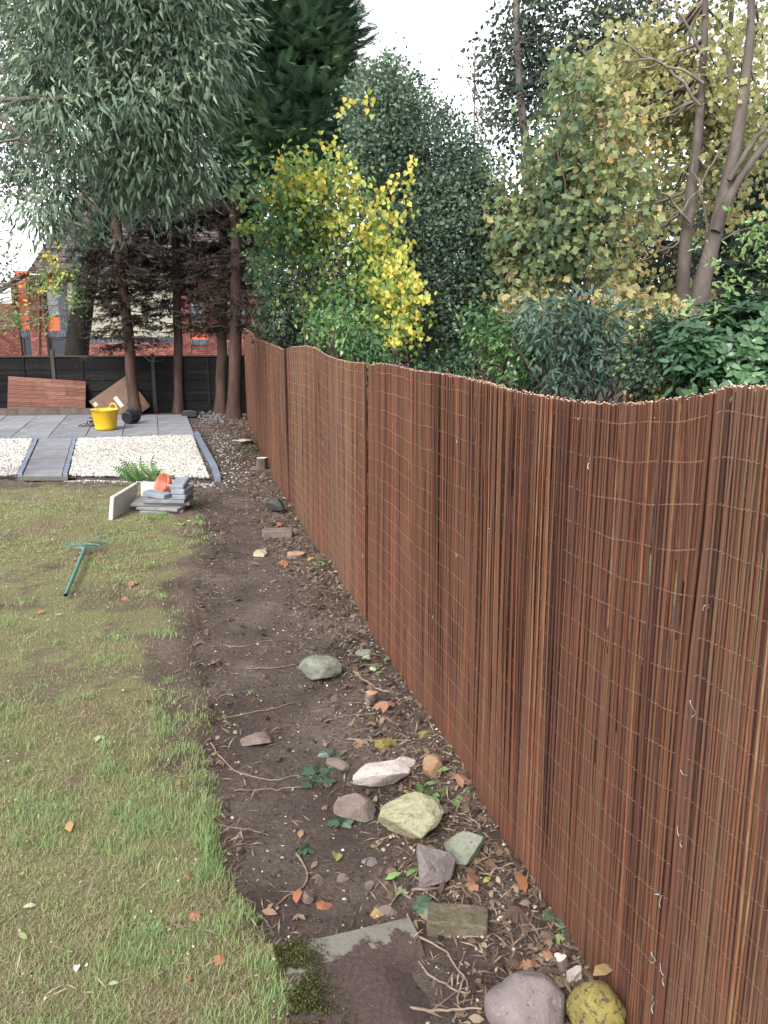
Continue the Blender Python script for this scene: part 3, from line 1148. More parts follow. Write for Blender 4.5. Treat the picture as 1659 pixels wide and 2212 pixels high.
def tmpl_fern():
    V, T = [], []
    K = 11
    for k in range(K):
        t = k / K
        y = 0.08 + 0.9 * t
        z = 0.55 * math.sin(t * 1.7) - 0.0
        L = 0.28 * math.sin(math.pi * min(1, (t + 0.16))) + 0.02
        for s in (-1, 1):
            n = len(V)
            V.extend([[0, y - 0.03, z], [s * L * .55, y - 0.035 + .05, z - .02], [s * L, y + 0.06, z - 0.06], [s * L * .5, y + 0.07, z - .02], [0, y + 0.035, z + .01]])
            T.extend([[n, n + 1, n + 4], [n + 1, n + 3, n + 4], [n + 1, n + 2, n + 3]])
    return np.array(V), np.array(T)


def put(mb, tm, pts, dirs, nrm, size, tone, m=0):
    V0, T0 = tm
    n = len(pts)
    if n == 0:
        return
    d = unit(dirs)
    x = unit(np.cross(d, nrm))
    z = np.cross(x, d)
    size = np.broadcast_to(np.asarray(size, float), (n,))
    V = (x[:, None, :] * V0[None, :, 0:1] + d[:, None, :] * V0[None, :, 1:2] + z[:, None, :] * V0[None, :, 2:3]) * size[:, None, None] + pts[:, None, :]
    T = (np.arange(n)[:, None, None] * len(V0) + T0[None]).reshape(-1, 3)
    mb.add(V.reshape(-1, 3), T=T, a=np.repeat(np.broadcast_to(np.clip(tone, 0, 1), (n,)), len(V0)), m=m)


def rdir(n):
    return unit(rng.normal(0, 1, (n, 3)))


def blob(u, v, ru, rv, y, ry=None):
    """ellipsoid crown lobe; given where it shows and its depth, sized in metres"""
    c = PD(u, v, y)
    k = y / CP / FPX
    return c, np.array([ru * k, (ry if ry is not None else ru * k), rv * k])


def sample_blobs(blobs, n, shell=0.45, gapf=1.1, gapt=0.0, seed=0):
    w = np.array([r[0] * r[1] * r[2] for _, r in blobs]) ** 0.8
    ks = rng.choice(len(blobs), n, p=w / w.sum())
    d = rdir(n)
    rad = rng.random(n) ** shell
    c = np.array([b_[0] for b_ in blobs])[ks]
    r = np.array([b_[1] for b_ in blobs])[ks]
    p = c + d * r * rad[:, None]
    # uneven outline and gaps
    q = fbm(p * gapf + seed, 3)
    keep = q > gapt
    return p[keep], d[keep], rad[keep]


M_BARK = m_noise('grey_bark', [(0.1, (0.075, 0.062, 0.055)), (0.5, (0.14, 0.115, 0.10)), (0.9, (0.22, 0.19, 0.165))], 5, 7, 0.9, 0.6, 0.02, stretch=(1, 1, 0.35))
M_BARKS = m_noise('smooth_bark', [(0.1, (0.055, 0.045, 0.040)), (0.5, (0.095, 0.079, 0.070)), (0.9, (0.15, 0.128, 0.115))], 4, 7, 0.85, 0.35, 0.012, stretch=(1, 1, 0.5))
M_BARKC = m_noise('conifer_bark', [(0.1, (0.030, 0.019, 0.017)), (0.5, (0.058, 0.036, 0.030)), (0.9, (0.095, 0.061, 0.050))], 7, 7, 0.92, 0.8, 0.02, stretch=(1, 1, 0.25))
M_TWIG = m_noise('dead_twig', [(0.1, (0.030, 0.023, 0.020)), (0.9, (0.085, 0.066, 0.058))], 9, 4, 0.9, 0.0)
M_PALEW = m_noise('pale_branch', [(0.1, (0.09, 0.073, 0.064)), (0.9, (0.20, 0.17, 0.15))], 6, 6, 0.85, 0.3, 0.01)


def curve(p0, p1, sag=0.0, n=6, wob=0.0):
    t = np.linspace(0, 1, n)[:, None]
    p = p0 * (1 - t) + p1 * t
    p[:, 2] += sag * np.sin(t[:, 0] * math.pi) * np.linalg.norm(p1 - p0)
    if wob:
        w = rng.normal(0, wob, (n, 3)) * np.linalg.norm(p1 - p0)
        w[0] = 0
        w[-1] = 0
        p = p + w
    return p


def limbs(root_o, name, mat, trunk, r0, targets, nl, leaves_c, twig_r=0.006, rlimb=0.35, sides=5, sag=0.06, maxtw=400, name_tr='trunk', trm=None, min_t=0.3, taper=0.8, wob=0.2):
    """trunk + limbs to some targets + fine twigs to the leaf clusters"""
    trunk = np.asarray(trunk, float)
    tt = np.linspace(0, 1, len(trunk))
    fine = np.stack([np.interp(np.linspace(0, 1, 14), tt, trunk[:, k]) for k in range(3)], -1)
    fine[1:-1] += rng.normal(0, r0 * wob, (12, 3)) * np.array([1, 1, 0])
    rad = r0 * (1.0 - taper * np.linspace(0, 1, 14) ** 1.1)
    rad[0] *= 1.35
    mbt = MB()
    tube(mbt, fine, rad, 12, caps=False)
    mbt.build(name_tr, trm or mat, root_o, smooth=True)
    mbb = MB()
    nodes = [fine[5:]]
    if len(targets):
        sel = targets[rng.permutation(len(targets))[:nl]]
        for p1 in sel:
            # leave the trunk below the target
            hz = p1[2] - 0.45 * np.linalg.norm(p1[:2] - fine[-1][:2])
            k = int(np.clip(np.searchsorted(fine[:, 2], hz), int(14 * min_t), 12))
            c = curve(fine[k], p1, sag, 8, 0.025)
            rr = np.linspace(rad[k] * rlimb, twig_r * 1.3, 8)
            tube(mbb, c, rr, sides, caps=False)
            nodes.append(c[2:])
    nodes = np.vstack(nodes)
    if len(leaves_c):
        lc = leaves_c[rng.permutation(len(leaves_c))[:maxtw]]
        d2 = ((lc[:, None, :] - nodes[None]) ** 2).sum(-1)
        nn = nodes[d2.argmin(1)]
        for a_, b_ in zip(nn, lc):
            if np.linalg.norm(b_ - a_) < 2.5:
                tube(mbb, curve(a_, b_, 0.04, 5, 0.04), np.linspace(twig_r, twig_r * 0.35, 5), 3, caps=False)
    if mbb.n:
        mbb.build(name, mat, root_o, smooth=True)['kind'] = 'stuff'


def cluster_leaves(mb, cen, cdir, k, spread, tm, size, tonef, down=0.0, out=0.5, up=0.4, flat=None):
    n = len(cen) * k
    c = np.repeat(cen, k, 0)
    p = c + rng.normal(0, 1, (n, 3)) * np.asarray(spread)
    d = rdir(n) * 0.8 + np.repeat(cdir, k, 0) * out + np.array([0, 0, -down])
    nr = rdir(n) * 0.7 + np.array([0, 0, up + 0.01])
    sz = np.asarray(size)
    s = sz[0] + (sz[1] - sz[0]) * rng.random(n)
    put(mb, tm, p, d, nr, s, tonef(p, n))


def ramp_tone(lo, hi, f=1.2, amp=0.6, seed=0):
    return lambda p, n: lo + (hi - lo) * np.clip(0.5 + amp * (fbm(p * f + seed, 2) - 0.5) * 2 + 0.5 * (rng.random(n) - 0.5), 0, 1)


# ------------------------------------------------------------------ palettes
L_EUC = m_leaf('eucalyptus_leaf', [(0, (0.042, 0.072, 0.048)), (0.4, (0.105, 0.16, 0.105)), (0.75, (0.178, 0.248, 0.165)), (1, (0.28, 0.34, 0.22))], 0.5, 0.3, 0.3)
L_CON = m_leaf('conifer_leaf', [(0, (0.020, 0.042, 0.030)), (0.5, (0.060, 0.115, 0.070)), (1, (0.13, 0.22, 0.11))], 0.6, 0.25, 0.2)
L_DEAD = m_leaf('dead_needle', [(0, (0.014, 0.011, 0.009)), (1, (0.045, 0.035, 0.028))], 0.9, 0.1, 0.1)
L_HOLLY = m_leaf('holly_leaf', [(0, (0.055, 0.090, 0.062)), (0.5, (0.108, 0.162, 0.108)), (0.85, (0.165, 0.232, 0.158)), (1, (0.27, 0.335, 0.25))], 0.5, 0.25, 0.3)  # palest stop paints white glints into the leaf colour
L_YEL = m_leaf('yellow_green_leaf', [(0, (0.055, 0.125, 0.066)), (0.3, (0.12, 0.23, 0.095)), (0.5, (0.26, 0.37, 0.095)), (0.7, (0.50, 0.52, 0.12)), (0.9, (0.66, 0.55, 0.11)), (1, (0.66, 0.48, 0.09))], 0.5, 0.4, 0.3)
L_MAPLE = m_leaf('maple_leaf', [(0, (0.08, 0.13, 0.082)), (0.25, (0.155, 0.21, 0.105)), (0.5, (0.265, 0.29, 0.125)), (0.7, (0.39, 0.365, 0.155)), (0.88, (0.38, 0.295, 0.17)), (1, (0.54, 0.35, 0.11))], 0.55, 0.4, 0.25)
L_GOLD = m_leaf('golden_leaf', [(0, (0.21, 0.24, 0.11)), (0.4, (0.35, 0.345, 0.155)), (0.75, (0.47, 0.42, 0.19)), (1, (0.56, 0.40, 0.13))], 0.55, 0.45, 0.25)
L_FAR = m_leaf('far_leaf', [(0, (0.030, 0.050, 0.040)), (0.6, (0.085, 0.115, 0.085)), (1, (0.15, 0.165, 0.085))], 0.6, 0.25, 0.2)
L_RHO = m_leaf('rhododendron_leaf', [(0, (0.016, 0.048, 0.022)), (0.5, (0.050, 0.115, 0.050)), (0.9, (0.095, 0.18, 0.078)), (1, (0.18, 0.27, 0.10))], 0.35, 0.15, 0.5)
L_BUD = m_leaf('buddleia_leaf', [(0, (0.035, 0.070, 0.052)), (0.6, (0.075, 0.125, 0.090)), (1, (0.14, 0.19, 0.14))], 0.55, 0.25, 0.3)
L_LAU = m_leaf('laurel_leaf', [(0, (0.018, 0.060, 0.020)), (0.6, (0.055, 0.135, 0.040)), (1, (0.17, 0.27, 0.09))], 0.35, 0.2, 0.5)
L_IVY = m_leaf('ivy_leaf', [(0, (0.016, 0.040, 0.024)), (0.6, (0.05, 0.085, 0.050)), (0.85, (0.10, 0.14, 0.075)), (1, (0.34, 0.33, 0.10))], 0.4, 0.15, 0.45)

T_LANCE, T_HEART, T_MAPLE, T_MAPLC = tmpl_lance(0.11, 0.22), tmpl_heart(), tmpl_maple(0.25), tmpl_maple(0.9)
T_RH, T_OV, T_SP, T_FERN = tmpl_rhomb(0.3), tmpl_oval(0.19), tmpl_spray(), tmpl_fern()
T_SM = tmpl_rhomb(0.34)

# ------------------------------------------------------------------ eucalyptus-like tree at the upper left
y0 = 10.3
base = np.array([-6.1, 10.2, -0.05])
t_ = empty('eucalyptus_tree', base, 'tall tree with drooping narrow grey-green leaves overhanging the lawn at upper left', 'tree')
bl = [blob(330, 60, 240, 190, y0, 1.3), blob(250, 230, 190, 150, y0, 1.2), blob(360, 290, 130, 120, y0, 1.0), blob(425, 50, 95, 140, y0, 1.0),
      blob(330, 390, 70, 70, y0, 0.6), blob(200, 390, 95, 55, y0, 0.7), blob(180, -80, 200, 160, y0, 1.2), blob(110, 460, 55, 40, y0, 0.5), blob(405, 190, 70, 85, y0, .7),
      blob(395, 350, 55, 60, y0, .5), blob(150, 130, 90, 110, y0, .8)]
cen, cd, rd = sample_blobs(bl, 3000, 0.5, 1.25, 0.44, 3)
cen = cen + rng.normal(0, .12, cen.shape) * np.array([1, 1, 1.6])
kp = cen[:, 0] < -1.72
cen, cd = cen[kp], cd[kp]
trunk = np.array([base, base + [0.2, 0.05, 1.8], base + [0.1, 0.1, 3.6], base + [0.5, 0, 5.2], base + [1.2, 0, 7.0]])
limbs(t_, 'branches', M_PALEW, trunk, 0.19, cen[cen[:, 2] > 4.6], 12, cen, 0.005, 0.22, 5, 0.08, 260)
# the bare pale limbs that cross the sky on the left
b_ = MB()
for pts, r in [([(-60, 220), (80, 214), (150, 210), (230, 205)], .030), ([(-60, 190), (40, 290), (120, 345), (190, 350), (260, 345)], .022), ([(-40, 330), (60, 270), (130, 300), (230, 330)], .015),
               ([(-60, 80), (40, 200), (90, 280), (130, 340)], .017), ([(-60, 340), (10, 370), (60, 420), (150, 470)], .012), ([(200, 430), (240, 475), (245, 505), (240, 520)], .008),
               ([(130, 400), (190, 440), (240, 500), (275, 540)], .006)]:
    pw = np.array([PD(u, v, y0 - 0.9 + 0.15 * k) for k, (u, v) in enumerate(pts)])
    tt = np.linspace(0, 1, len(pw))
    f = np.stack([np.interp(np.linspace(0, 1, 10), tt, pw[:, k]) for k in range(3)], -1)
    f[1:-1] += rng.normal(0, 0.02, (8, 3))
    tube(b_, f, np.linspace(r, r * 0.45, 10), 6)
b_.build('bare_limbs', M_PALEW, t_, smooth=True)
mb = MB()
n = len(cen)
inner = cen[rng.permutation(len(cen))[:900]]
cluster_leaves(mb, inner, inner * 0, 9, .12, T_LANCE, (0.08, 0.14), lambda p, n: .22 * rng.random(n), down=1.1, out=0, up=.1)  # inner leaves get dark tones: shade inside the crown painted into their colour
cc_, cdd, _ = sample_blobs(bl, 620, 0.28, 1.2, 0.40, 3)
cc_ = cc_ + rng.normal(0, .10, cc_.shape)
kp = cc_[:, 0] < -1.78
cc_, cdd = cc_[kp], cdd[kp]
for c_, d_ in zip(cc_, cdd):
    k_ = random.randint(34, 80)
    r_ = random.uniform(.12, .24)
    o_ = rng.normal(0, 1, (k_, 3)) * np.array([r_, r_, r_ * .8])
    tc_ = random.uniform(.30, .85)
    dd_ = o_ / r_ * .55 + d_ * .4 + rng.normal(0, .35, (k_, 3)) + np.array([0, 0, -1.0])
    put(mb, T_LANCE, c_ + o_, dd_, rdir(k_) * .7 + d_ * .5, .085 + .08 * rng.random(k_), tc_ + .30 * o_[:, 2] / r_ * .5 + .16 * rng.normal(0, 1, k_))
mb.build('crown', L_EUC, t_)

# ------------------------------------------------------------------ sparse small-leaved tree against the sky at the far left
y0 = 21.0
base = np.array([-11.5, 21.0, -0.1])
t_ = empty('ash_tree', base, 'thin sparse tree with small olive leaves against white sky at the left edge', 'tree')
bl = [blob(20, 100, 110, 160, y0, 1.5), blob(40, 380, 90, 130, y0, 1.2), blob(10, 560, 70, 90, y0, 1), blob(60, 250, 90, 120, y0, 1.2)]
cen, cd, rd = sample_blobs(bl, 900, 0.6, 0.8, 0.47, 9)
limbs(t_, 'branches', M_BARK, np.array([base, base + [.3, 0, 3], base + [.6, .2, 6], base + [1.0, 0, 10.5]]), 0.16, cen, 40, cen, 0.008, 0.3, 5, 0.03, 350)
mb = MB()
cluster_leaves(mb, cen, cd, 9, 0.2, T_RH, (0.07, 0.13), ramp_tone(0.1, 0.9, 1.0, .7, 2), down=0.4)
mb.build('crown', L_FAR, t_)

# young tree with pale green leaves in front of the house, at the left edge
y0 = 20.6
base = np.array([-10.3, 20.6, -0.1])
t_ = empty('young_tree', base, 'young tree with pale green and bright yellow leaves in front of the orange panels', 'tree')
bl = [blob(60, 580, 90, 60, y0, .7), blob(130, 640, 60, 60, y0, .6), blob(40, 690, 60, 25, y0, .5), blob(110, 560, 60, 40, y0, .5), blob(110, 700, 40, 40, y0, .4)]
cen, cd, rd = sample_blobs(bl, 150, 0.6, 1.4, 0.46, 19)
limbs(t_, 'branches', M_BARK, np.array([base, base + [.25, 0, 1.5], base + [.5, 0, 3.0], base + [1.0, 0, 4.6]]), 0.045, cen, 22, cen, 0.006, 0.5, 5, 0.03, 200)
mb = MB()
cluster_leaves(mb, cen, cd, 9, 0.13, T_OV, (0.09, 0.15), ramp_tone(0.25, 0.6, 1.5, .6, 1), down=0.3)
yc = np.array([PD(u, v, y0 - .3) for u, v in [(105, 545), (95, 555), (130, 600), (118, 560), (110, 620), (138, 585), (120, 545), (100, 630)]])
cluster_leaves(mb, yc, yc * 0, 9, 0.09, T_OV, (0.09, 0.15), lambda p, n: 0.8 + 0.15 * rng.random(n), down=.5)
mb.build('crown', L_YEL, t_)

# leaning ivy-covered trunk behind the back fence
y0 = 21.5
b0 = PD(165, 800, y0)
b0[2] = -0.15
t_ = empty('ivy_tree', b0, 'dark leaning ivy-covered tree standing behind the back fence', 'tree')
tr = np.array([b0, PD(165, 760, y0), PD(180, 620, y0), PD(215, 500, y0), PD(245, 380, y0), PD(260, 200, y0)])
bl = [blob(240, 560, 80, 70, y0, .8), blob(200, 470, 110, 90, y0, 1.0), blob(260, 330, 120, 150, y0, 1.2), blob(170, 200, 120, 150, y0, 1.3), blob(180, 540, 60, 60, y0, .6), blob(280, 60, 160, 150, y0, 1.5)]
cen, cd, rd = sample_blobs(bl, 800, 0.5, 0.9, 0.40, 29)
M_DARKB = m_noise('dark_bark', [(0.1, (0.014, 0.012, 0.010)), (0.9, (0.045, 0.038, 0.031))], 5, 7, 0.95, 0.8, 0.03, stretch=(1, 1, .3))
limbs(t_, 'branches', M_DARKB, tr, 0.33, cen, 30, cen, 0.012, 0.28, 5, 0.02, 250, min_t=.45, taper=.6, wob=.08)
mb = MB()
cluster_leaves(mb, cen, cd, 12, 0.22, T_RH, (0.08, 0.15), ramp_tone(0.0, 0.35, 1.0, .6, 7), down=.3)
mb.build('crown', L_FAR, t_)
mb = MB()
tt = rng.random(2600)
sp = np.stack([np.interp(tt, np.linspace(0, 1, 6), tr[:, k]) for k in range(3)], -1)
dd = rdir(2600) * np.array([1, 1, .3])
put(mb, T_HEART, sp + unit(dd) * (0.27 - 0.1 * tt)[:, None], dd + np.array([0, 0, -1.]), dd, 0.07 + 0.05 * rng.random(2600), 0.0 + 0.3 * rng.random(2600))
mb.build('ivy', L_IVY, t_)

# ------------------------------------------------------------------ conifers: five bare trunks, dark crowns
con = [  # base px, top px, base radius, label
    ((292, 901), (232, 250), 0.135, 'leaning bare conifer trunk in front of the cardboard, leftmost of the conifers'),
    ((386, 892), (372, 150), 0.115, 'slim bare conifer trunk between the leaning trunk and the right-hand pair'),
    ((475, 895), (490, 120), 0.125, 'bare conifer trunk at the left of the close pair by the willow screen'),
    ((505, 906), (516, 60), 0.150, 'thickest bare conifer trunk, right of the close pair by the willow screen end'),
]
crowns = [
    [blob(265, 330, 60, 130, 18.6, .9), blob(250, 150, 90, 180, 18.6, 1.1)],
    [blob(385, 300, 60, 160, 18.7, .9), blob(400, 100, 90, 200, 18.7, 1.1)],
    [blob(500, 250, 70, 160, 18.6, 1.0), blob(500, 60, 110, 180, 18.6, 1.2), blob(480, 420, 35, 60, 18.6, .5)],
    [blob(600, 100, 150, 160, 17.6, 1.5), blob(570, 250, 105, 130, 17.4, 1.2), blob(650, 270, 110, 95, 17.0, 1.1), blob(620, -60, 110, 120, 17.6, 1.3),
     blob(680, 90, 70, 120, 17.2, 1.0), blob(560, 350, 60, 60, 17.4, .8), blob(690, 350, 70, 60, 17.0, .8)],
]
for k, ((bu, bv), (tu, tv), r0, lab) in enumerate(con):
    base = P(bu, bv, -0.02)
    yb = base[1]
    top = PD(tu, tv, yb + 0.1)
    t_ = empty('conifer_tree', base, lab, 'tree', 'conifers at the back of the garden')
    tr = np.array([base, base * .75 + top * .25 + np.array([.02, 0, 0]), base * .4 + top * .6 - np.array([.02, 0, 0]), top])
    ncl = [380, 420, 520, 2300][k]
    cen, cd, rd = sample_blobs(crowns[k], ncl, 0.42, 1.0, 0.36, 40 + k)
    limbs(t_, 'branches', M_BARKC, tr, r0, cen, 24, cen, 0.010, 0.25, 5, 0.03, 160, min_t=.45, taper=.4, wob=.05)
    mb = MB()
    kk = 9
    n = len(cen) * kk
    c = np.repeat(cen, kk, 0)
    p = c + rng.normal(0, 0.17, (n, 3))
    hz = np.repeat(cd, kk, 0) * np.array([1, 1, 0.3])
    d = hz + rdir(n) * 0.5 + np.array([0, 0, 0.25])
    put(mb, T_SP, p, d, rdir(n) * .5 + np.array([0, 0, 1.0]), 0.20 + 0.20 * rng.random(n), (0.10 if k < 3 else 0.25) + (0.35 if k < 3 else .75) * np.clip(fbm(p * 1.2 + 3, 2) * 1.7 - .30 + .4 * (rng.random(n) - .5), 0, 1))
    mb.build('crown', L_CON, t_)
    # dead brown lower branches with fine twigs
    mb = MB()
    needles_p, needles_d = [], []
    for q_ in range(110 if k != 3 else 80):
        f = random.uniform(0.10, 0.72)
        f = 0.16 + 0.56 * f ** 0.8
        p0 = np.array([np.interp(f, [0, .25, .6, 1], tr[:, a]) for a in range(3)])
        an = random.random() * 6.28
        L = random.uniform(0.5, 1.35) * (0.55 + 0.6 * f)
        p1 = p0 + np.array([math.cos(an) * L, math.sin(an) * L * 0.8, random.uniform(-0.45, 0.12) * L])
        c = curve(p0, p1, 0.05, 6, 0.03)
        tube(mb, c, np.linspace(0.011, 0.004, 6), 4, caps=False)
        for w_ in range(random.randint(8, 15)):
            s0 = c[random.randint(1, 5)]
            an2 = an + random.choice((-1, 1)) * random.uniform(0.3, 1.2)
            l2 = L * random.uniform(0.2, 0.5)
            s1 = s0 + np.array([math.cos(an2) * l2, math.sin(an2) * l2, random.uniform(-0.35, 0.1) * l2])
            c2 = curve(s0, s1, -0.04, 4, 0.03)
            tube(mb, c2, np.linspace(0.0055, 0.0025, 4), 3, caps=False)
            if f > 0.25:
                for z_ in range(int(3 + 22 * max(0, f - .25))):
                    t = random.random()
                    needles_p.append(s0 * (1 - t) + s1 * t)
                    needles_d.append(s1 - s0)
    mb.build('dead_branches', M_TWIG, t_)
    if needles_p:
        mb = MB()
        npn, nd = np.array(needles_p), np.array(needles_d)
        put(mb, T_SP, npn, unit(nd) + rdir(len(npn)) * .9 + np.array([0, 0, -.6]), rdir(len(npn)), 0.05 + 0.09 * rng.random(len(npn)), rng.random(len(npn)))
        mb.build('dead_sprays', L_DEAD, t_)

# ------------------------------------------------------------------ yellow-leaved shrub behind the willow screen
y0 = 12.6
base = np.array([-0.95, 12.9, -0.1])
t_ = empty('yellow_shrub', base, 'big shrub with bright yellow and green heart-shaped leaves above the willow screen', 'shrub')
blg = [blob(710, 520, 150, 120, y0, .8), blob(640, 455, 95, 70, y0, .6), blob(740, 640, 140, 90, y0, .7), blob(670, 640, 85, 80, y0, .6), blob(830, 690, 70, 60, y0, .5), blob(625, 560, 65, 95, y0, .5), blob(640, 400, 90, 45, y0, .5),
       blob(760, 720, 90, 60, y0, .5), blob(690, 400, 80, 50, y0, .5)]
cen, cd, rd = sample_blobs(blg, 620, 0.5, 1.5, 0.40, 51)
stems = []
b_ = MB()
for k in range(30):
    p0 = base + np.array([random.uniform(-.5, .5), random.uniform(-.3, .3), 0])
    p1 = cen[random.randrange(len(cen))]
    c = curve(p0, p1 + np.array([0, 0, .1]), 0.0, 9, 0.025)
    tq = np.linspace(0, 1, 9)[:, None]
    pm = np.array([p0[0] * .85 + p1[0] * .15, p0[1], max(2.0, p1[2] * .75)])
    c = p0 * (1 - tq) ** 2 + 2 * pm * tq * (1 - tq) + p1 * tq ** 2 + rng.normal(0, .015, (9, 3))
    tube(b_, c, np.linspace(0.014, 0.004, 9), 5, caps=False)
    stems.append(c[3:])
nodes = np.vstack(stems)
d2 = ((cen[:, None] - nodes[None]) ** 2).sum(-1).argmin(1)
for a_, q_ in zip(nodes[d2], cen):
    tube(b_, curve(a_, q_, .03, 5, .05), np.linspace(.005, .002, 5), 3, caps=False)
for k in range(160):      # hanging straw-coloured dead stems inside
    p0 = cen[random.randrange(len(cen))]
    tube(b_, curve(p0, p0 + np.array([random.gauss(0, .1), random.gauss(0, .1), -random.uniform(.3, .9)]), 0, 5, .04), 0.0028, 3, caps=False)
b_.build('stems', m_noise('shrub_stem', [(0.1, (0.10, 0.075, 0.055)), (0.9, (0.26, 0.20, 0.145))], 9, 4, 0.9, 0), t_)
mb = MB()


def yel_tone(p, n):
    # greener low and left, yellow to the right and at the tops
    s = (p[:, 0] + 0.98) * 0.26 + (p[:, 2] - 2.9) * 0.16 + (fbm(p * 1.4 + 8, 2) - .5) * 1.1
    return np.clip(0.32 + 0.55 * s + 0.20 * rng.normal(0, 1, n), 0.0, 1)


cluster_leaves(mb, cen, cd, 16, 0.17, T_HEART, (0.055, 0.09), yel_tone, down=0.7, out=.35, up=.25)
# yellow sprays shooting up and out
shoots = [((600, 420), (605, 340)), ((720, 330), (690, 290)), ((745, 350), (720, 300)), ((860, 480), (890, 350)), ((840, 470), (850, 380)), ((850, 560), (890, 530)), ((760, 440), (770, 370)), ((800, 470), (830, 400)),
          ((640, 420), (650, 370)), ((540, 450), (495, 410)), ((560, 500), (520, 480)), ((870, 650), (930, 640)), ((860, 700), (905, 720)), ((830, 640), (900, 580)), ((740, 240), (760, 210)), ((790, 250), (805, 200)),
          ((820, 600), (880, 560)), ((800, 560), (850, 590)), ((800, 620), (870, 660)), ((760, 500), (820, 520)), ((700, 470), (760, 480)), ((820, 740), (870, 735)), ((840, 700), (880, 690)), ((780, 600), (830, 640)),
          ((730, 420), (745, 360)), ((680, 430), (690, 370)), ((860, 610), (915, 610))]
bs = MB()
for k, (a_, c_) in enumerate(shoots):
    p0, p1 = PD(*a_, y0 - .35), PD(*c_, y0 - .45 + random.uniform(-.2, .2))
    c = curve(p0, p1, .06, 7, .02)
    bs = MB()
    tube(bs, c, np.linspace(.004, .002, 7), 3, caps=False)
    bs.build('shoot', M_TWIG, t_)
    n = 34 if k not in (1, 2, 14, 15) else 9
    t = rng.random(n)
    p = np.stack([np.interp(t, np.linspace(0, 1, 7), c[:, q_]) for q_ in range(3)], -1) + rng.normal(0, .045, (n, 3))
    green = k in (9, 10)
    put(mb, T_HEART, p, rdir(n) * .7 + np.array([0, 0, -.9]), rdir(n) * .6 + np.array([0, -1.0, .3]), .058 + .03 * rng.random(n), (0.45 if green else 0.76) + .2 * rng.normal(0, .6, n))
# dense yellow mass at the right
p_, d_, _ = sample_blobs([blob(850, 620, 60, 70, y0 - .3, .4), blob(860, 690, 50, 55, y0 - .3, .35), blob(815, 510, 45, 60, y0 - .2, .4), blob(640, 420, 80, 40, y0 - .2, .4)], 1200, .6, 1.6, .38, 3)
put(mb, T_HEART, p_, rdir(len(p_)) * .6 + np.array([0, 0, -.9]), rdir(len(p_)) * .6 + np.array([0, -1., .3]), .055 + .035 * rng.random(len(p_)), .62 + .26 * rng.normal(0, .8, len(p_)))
mb.build('foliage', L_YEL, t_)

# ------------------------------------------------------------------ pyramidal evergreen
y0 = 14.2
base = np.array([1.0, 14.4, -0.1])
t_ = empty('holly_tree', base, 'dense pyramidal evergreen tree with small glossy grey-green leaves', 'tree')
bl = [blob(845, 185, 42, 55, y0, .4), blob(850, 255, 85, 85, y0, .8), blob(900, 350, 125, 110, y0, 1.1), blob(950, 480, 140, 130, y0, 1.3), blob(980, 620, 125, 140, y0, 1.2), blob(830, 320, 85, 110, y0, .9),
      blob(870, 500, 110, 140, y0, 1.2), blob(1020, 430, 60, 90, y0, .7), blob(805, 235, 50, 75, y0, .6), blob(900, 660, 110, 120, y0, 1.0), blob(1040, 560, 55, 90, y0, .6)]
cen, cd, rd = sample_blobs(bl, 6000, 0.36, 1.6, 0.33, 61)
limbs(t_, 'branches', M_BARK, np.array([base, base + [0, 0, 2], base + [-.05, 0, 4], PD(848, 150, 14.3)]), .13, cen, 40, cen, .006, .3, 5, .03, 200)
mb = MB()
cluster_leaves(mb, cen, cd, 12, 0.10, T_SM, (0.05, 0.09), ramp_tone(0.05, 0.9, 1.8, .7, 4), out=.7, up=.5)
# thin upright leader shoots on top
p_, d_, _ = sample_blobs([blob(845, 130, 45, 25, y0, .3), blob(960, 240, 20, 40, y0, .2), blob(800, 160, 35, 25, y0, .3)], 200, .8, 2, .42, 5)
put(mb, T_SM, p_, rdir(len(p_)) + np.array([0, 0, .8]), rdir(len(p_)), .05 + .03 * rng.random(len(p_)), .2 + .5 * rng.random(len(p_)))
mb.build('crown', L_HOLLY, t_)

# ------------------------------------------------------------------ young sycamore in the middle right
y0 = 13.0
base = PD(1250, 800, y0)
base[2] = -.1
t_ = empty('maple_tree', base, 'young maple with olive and yellow lobed leaves, trunk wrapped in ivy', 'tree')
bl = [blob(1250, 260, 110, 90, y0, .9), blob(1180, 380, 120, 110, y0, 1.0), blob(1310, 380, 120, 110, y0, 1.0), blob(1240, 480, 150, 120, y0, 1.1), blob(1160, 560, 110, 100, y0, .9), blob(1330, 540, 100, 100, y0, .9), blob(1240, 180, 50, 50, y0, .4),
      blob(1200, 640, 120, 50, y0, .8), blob(1110, 470, 60, 90, y0, .6)]
cen, cd, rd = sample_blobs(bl, 1000, 0.55, 1.3, 0.475, 71)
tr = np.array([base, PD(1248, 640, y0), PD(1243, 450, y0), PD(1248, 300, y0), PD(1250, 190, y0)])
limbs(t_, 'branches', M_BARK, tr, .075, cen, 60, cen, .006, .45, 5, .0, 380, min_t=.25)
mb = MB()


b_ = MB()
for (a_, c_, r) in [((1246, 640), (1150, 380), .022), ((1246, 600), (1200, 300), .026), ((1244, 560), (1300, 280), .026), ((1250, 640), (1350, 400), .022), ((1244, 500), (1255, 170), .028), ((1240, 650), (1120, 520), .018),
                    ((1252, 650), (1380, 520), .018), ((1243, 470), (1215, 220), .020), ((1245, 520), (1330, 330), .018), ((1242, 560), (1170, 430), .016), ((1250, 690), (1180, 560), .014), ((1254, 690), (1330, 570), .014)]:
    p0, p1 = PD(*a_, y0), PD(*c_, y0 - random.uniform(.2, .9))
    c = curve(p0, p1, -.04, 9, .015)
    tube(b_, c, np.linspace(r, r * .3, 9), 6, caps=False)
b_.build('limbs', M_BARK, t_, smooth=True)['kind'] = 'stuff'


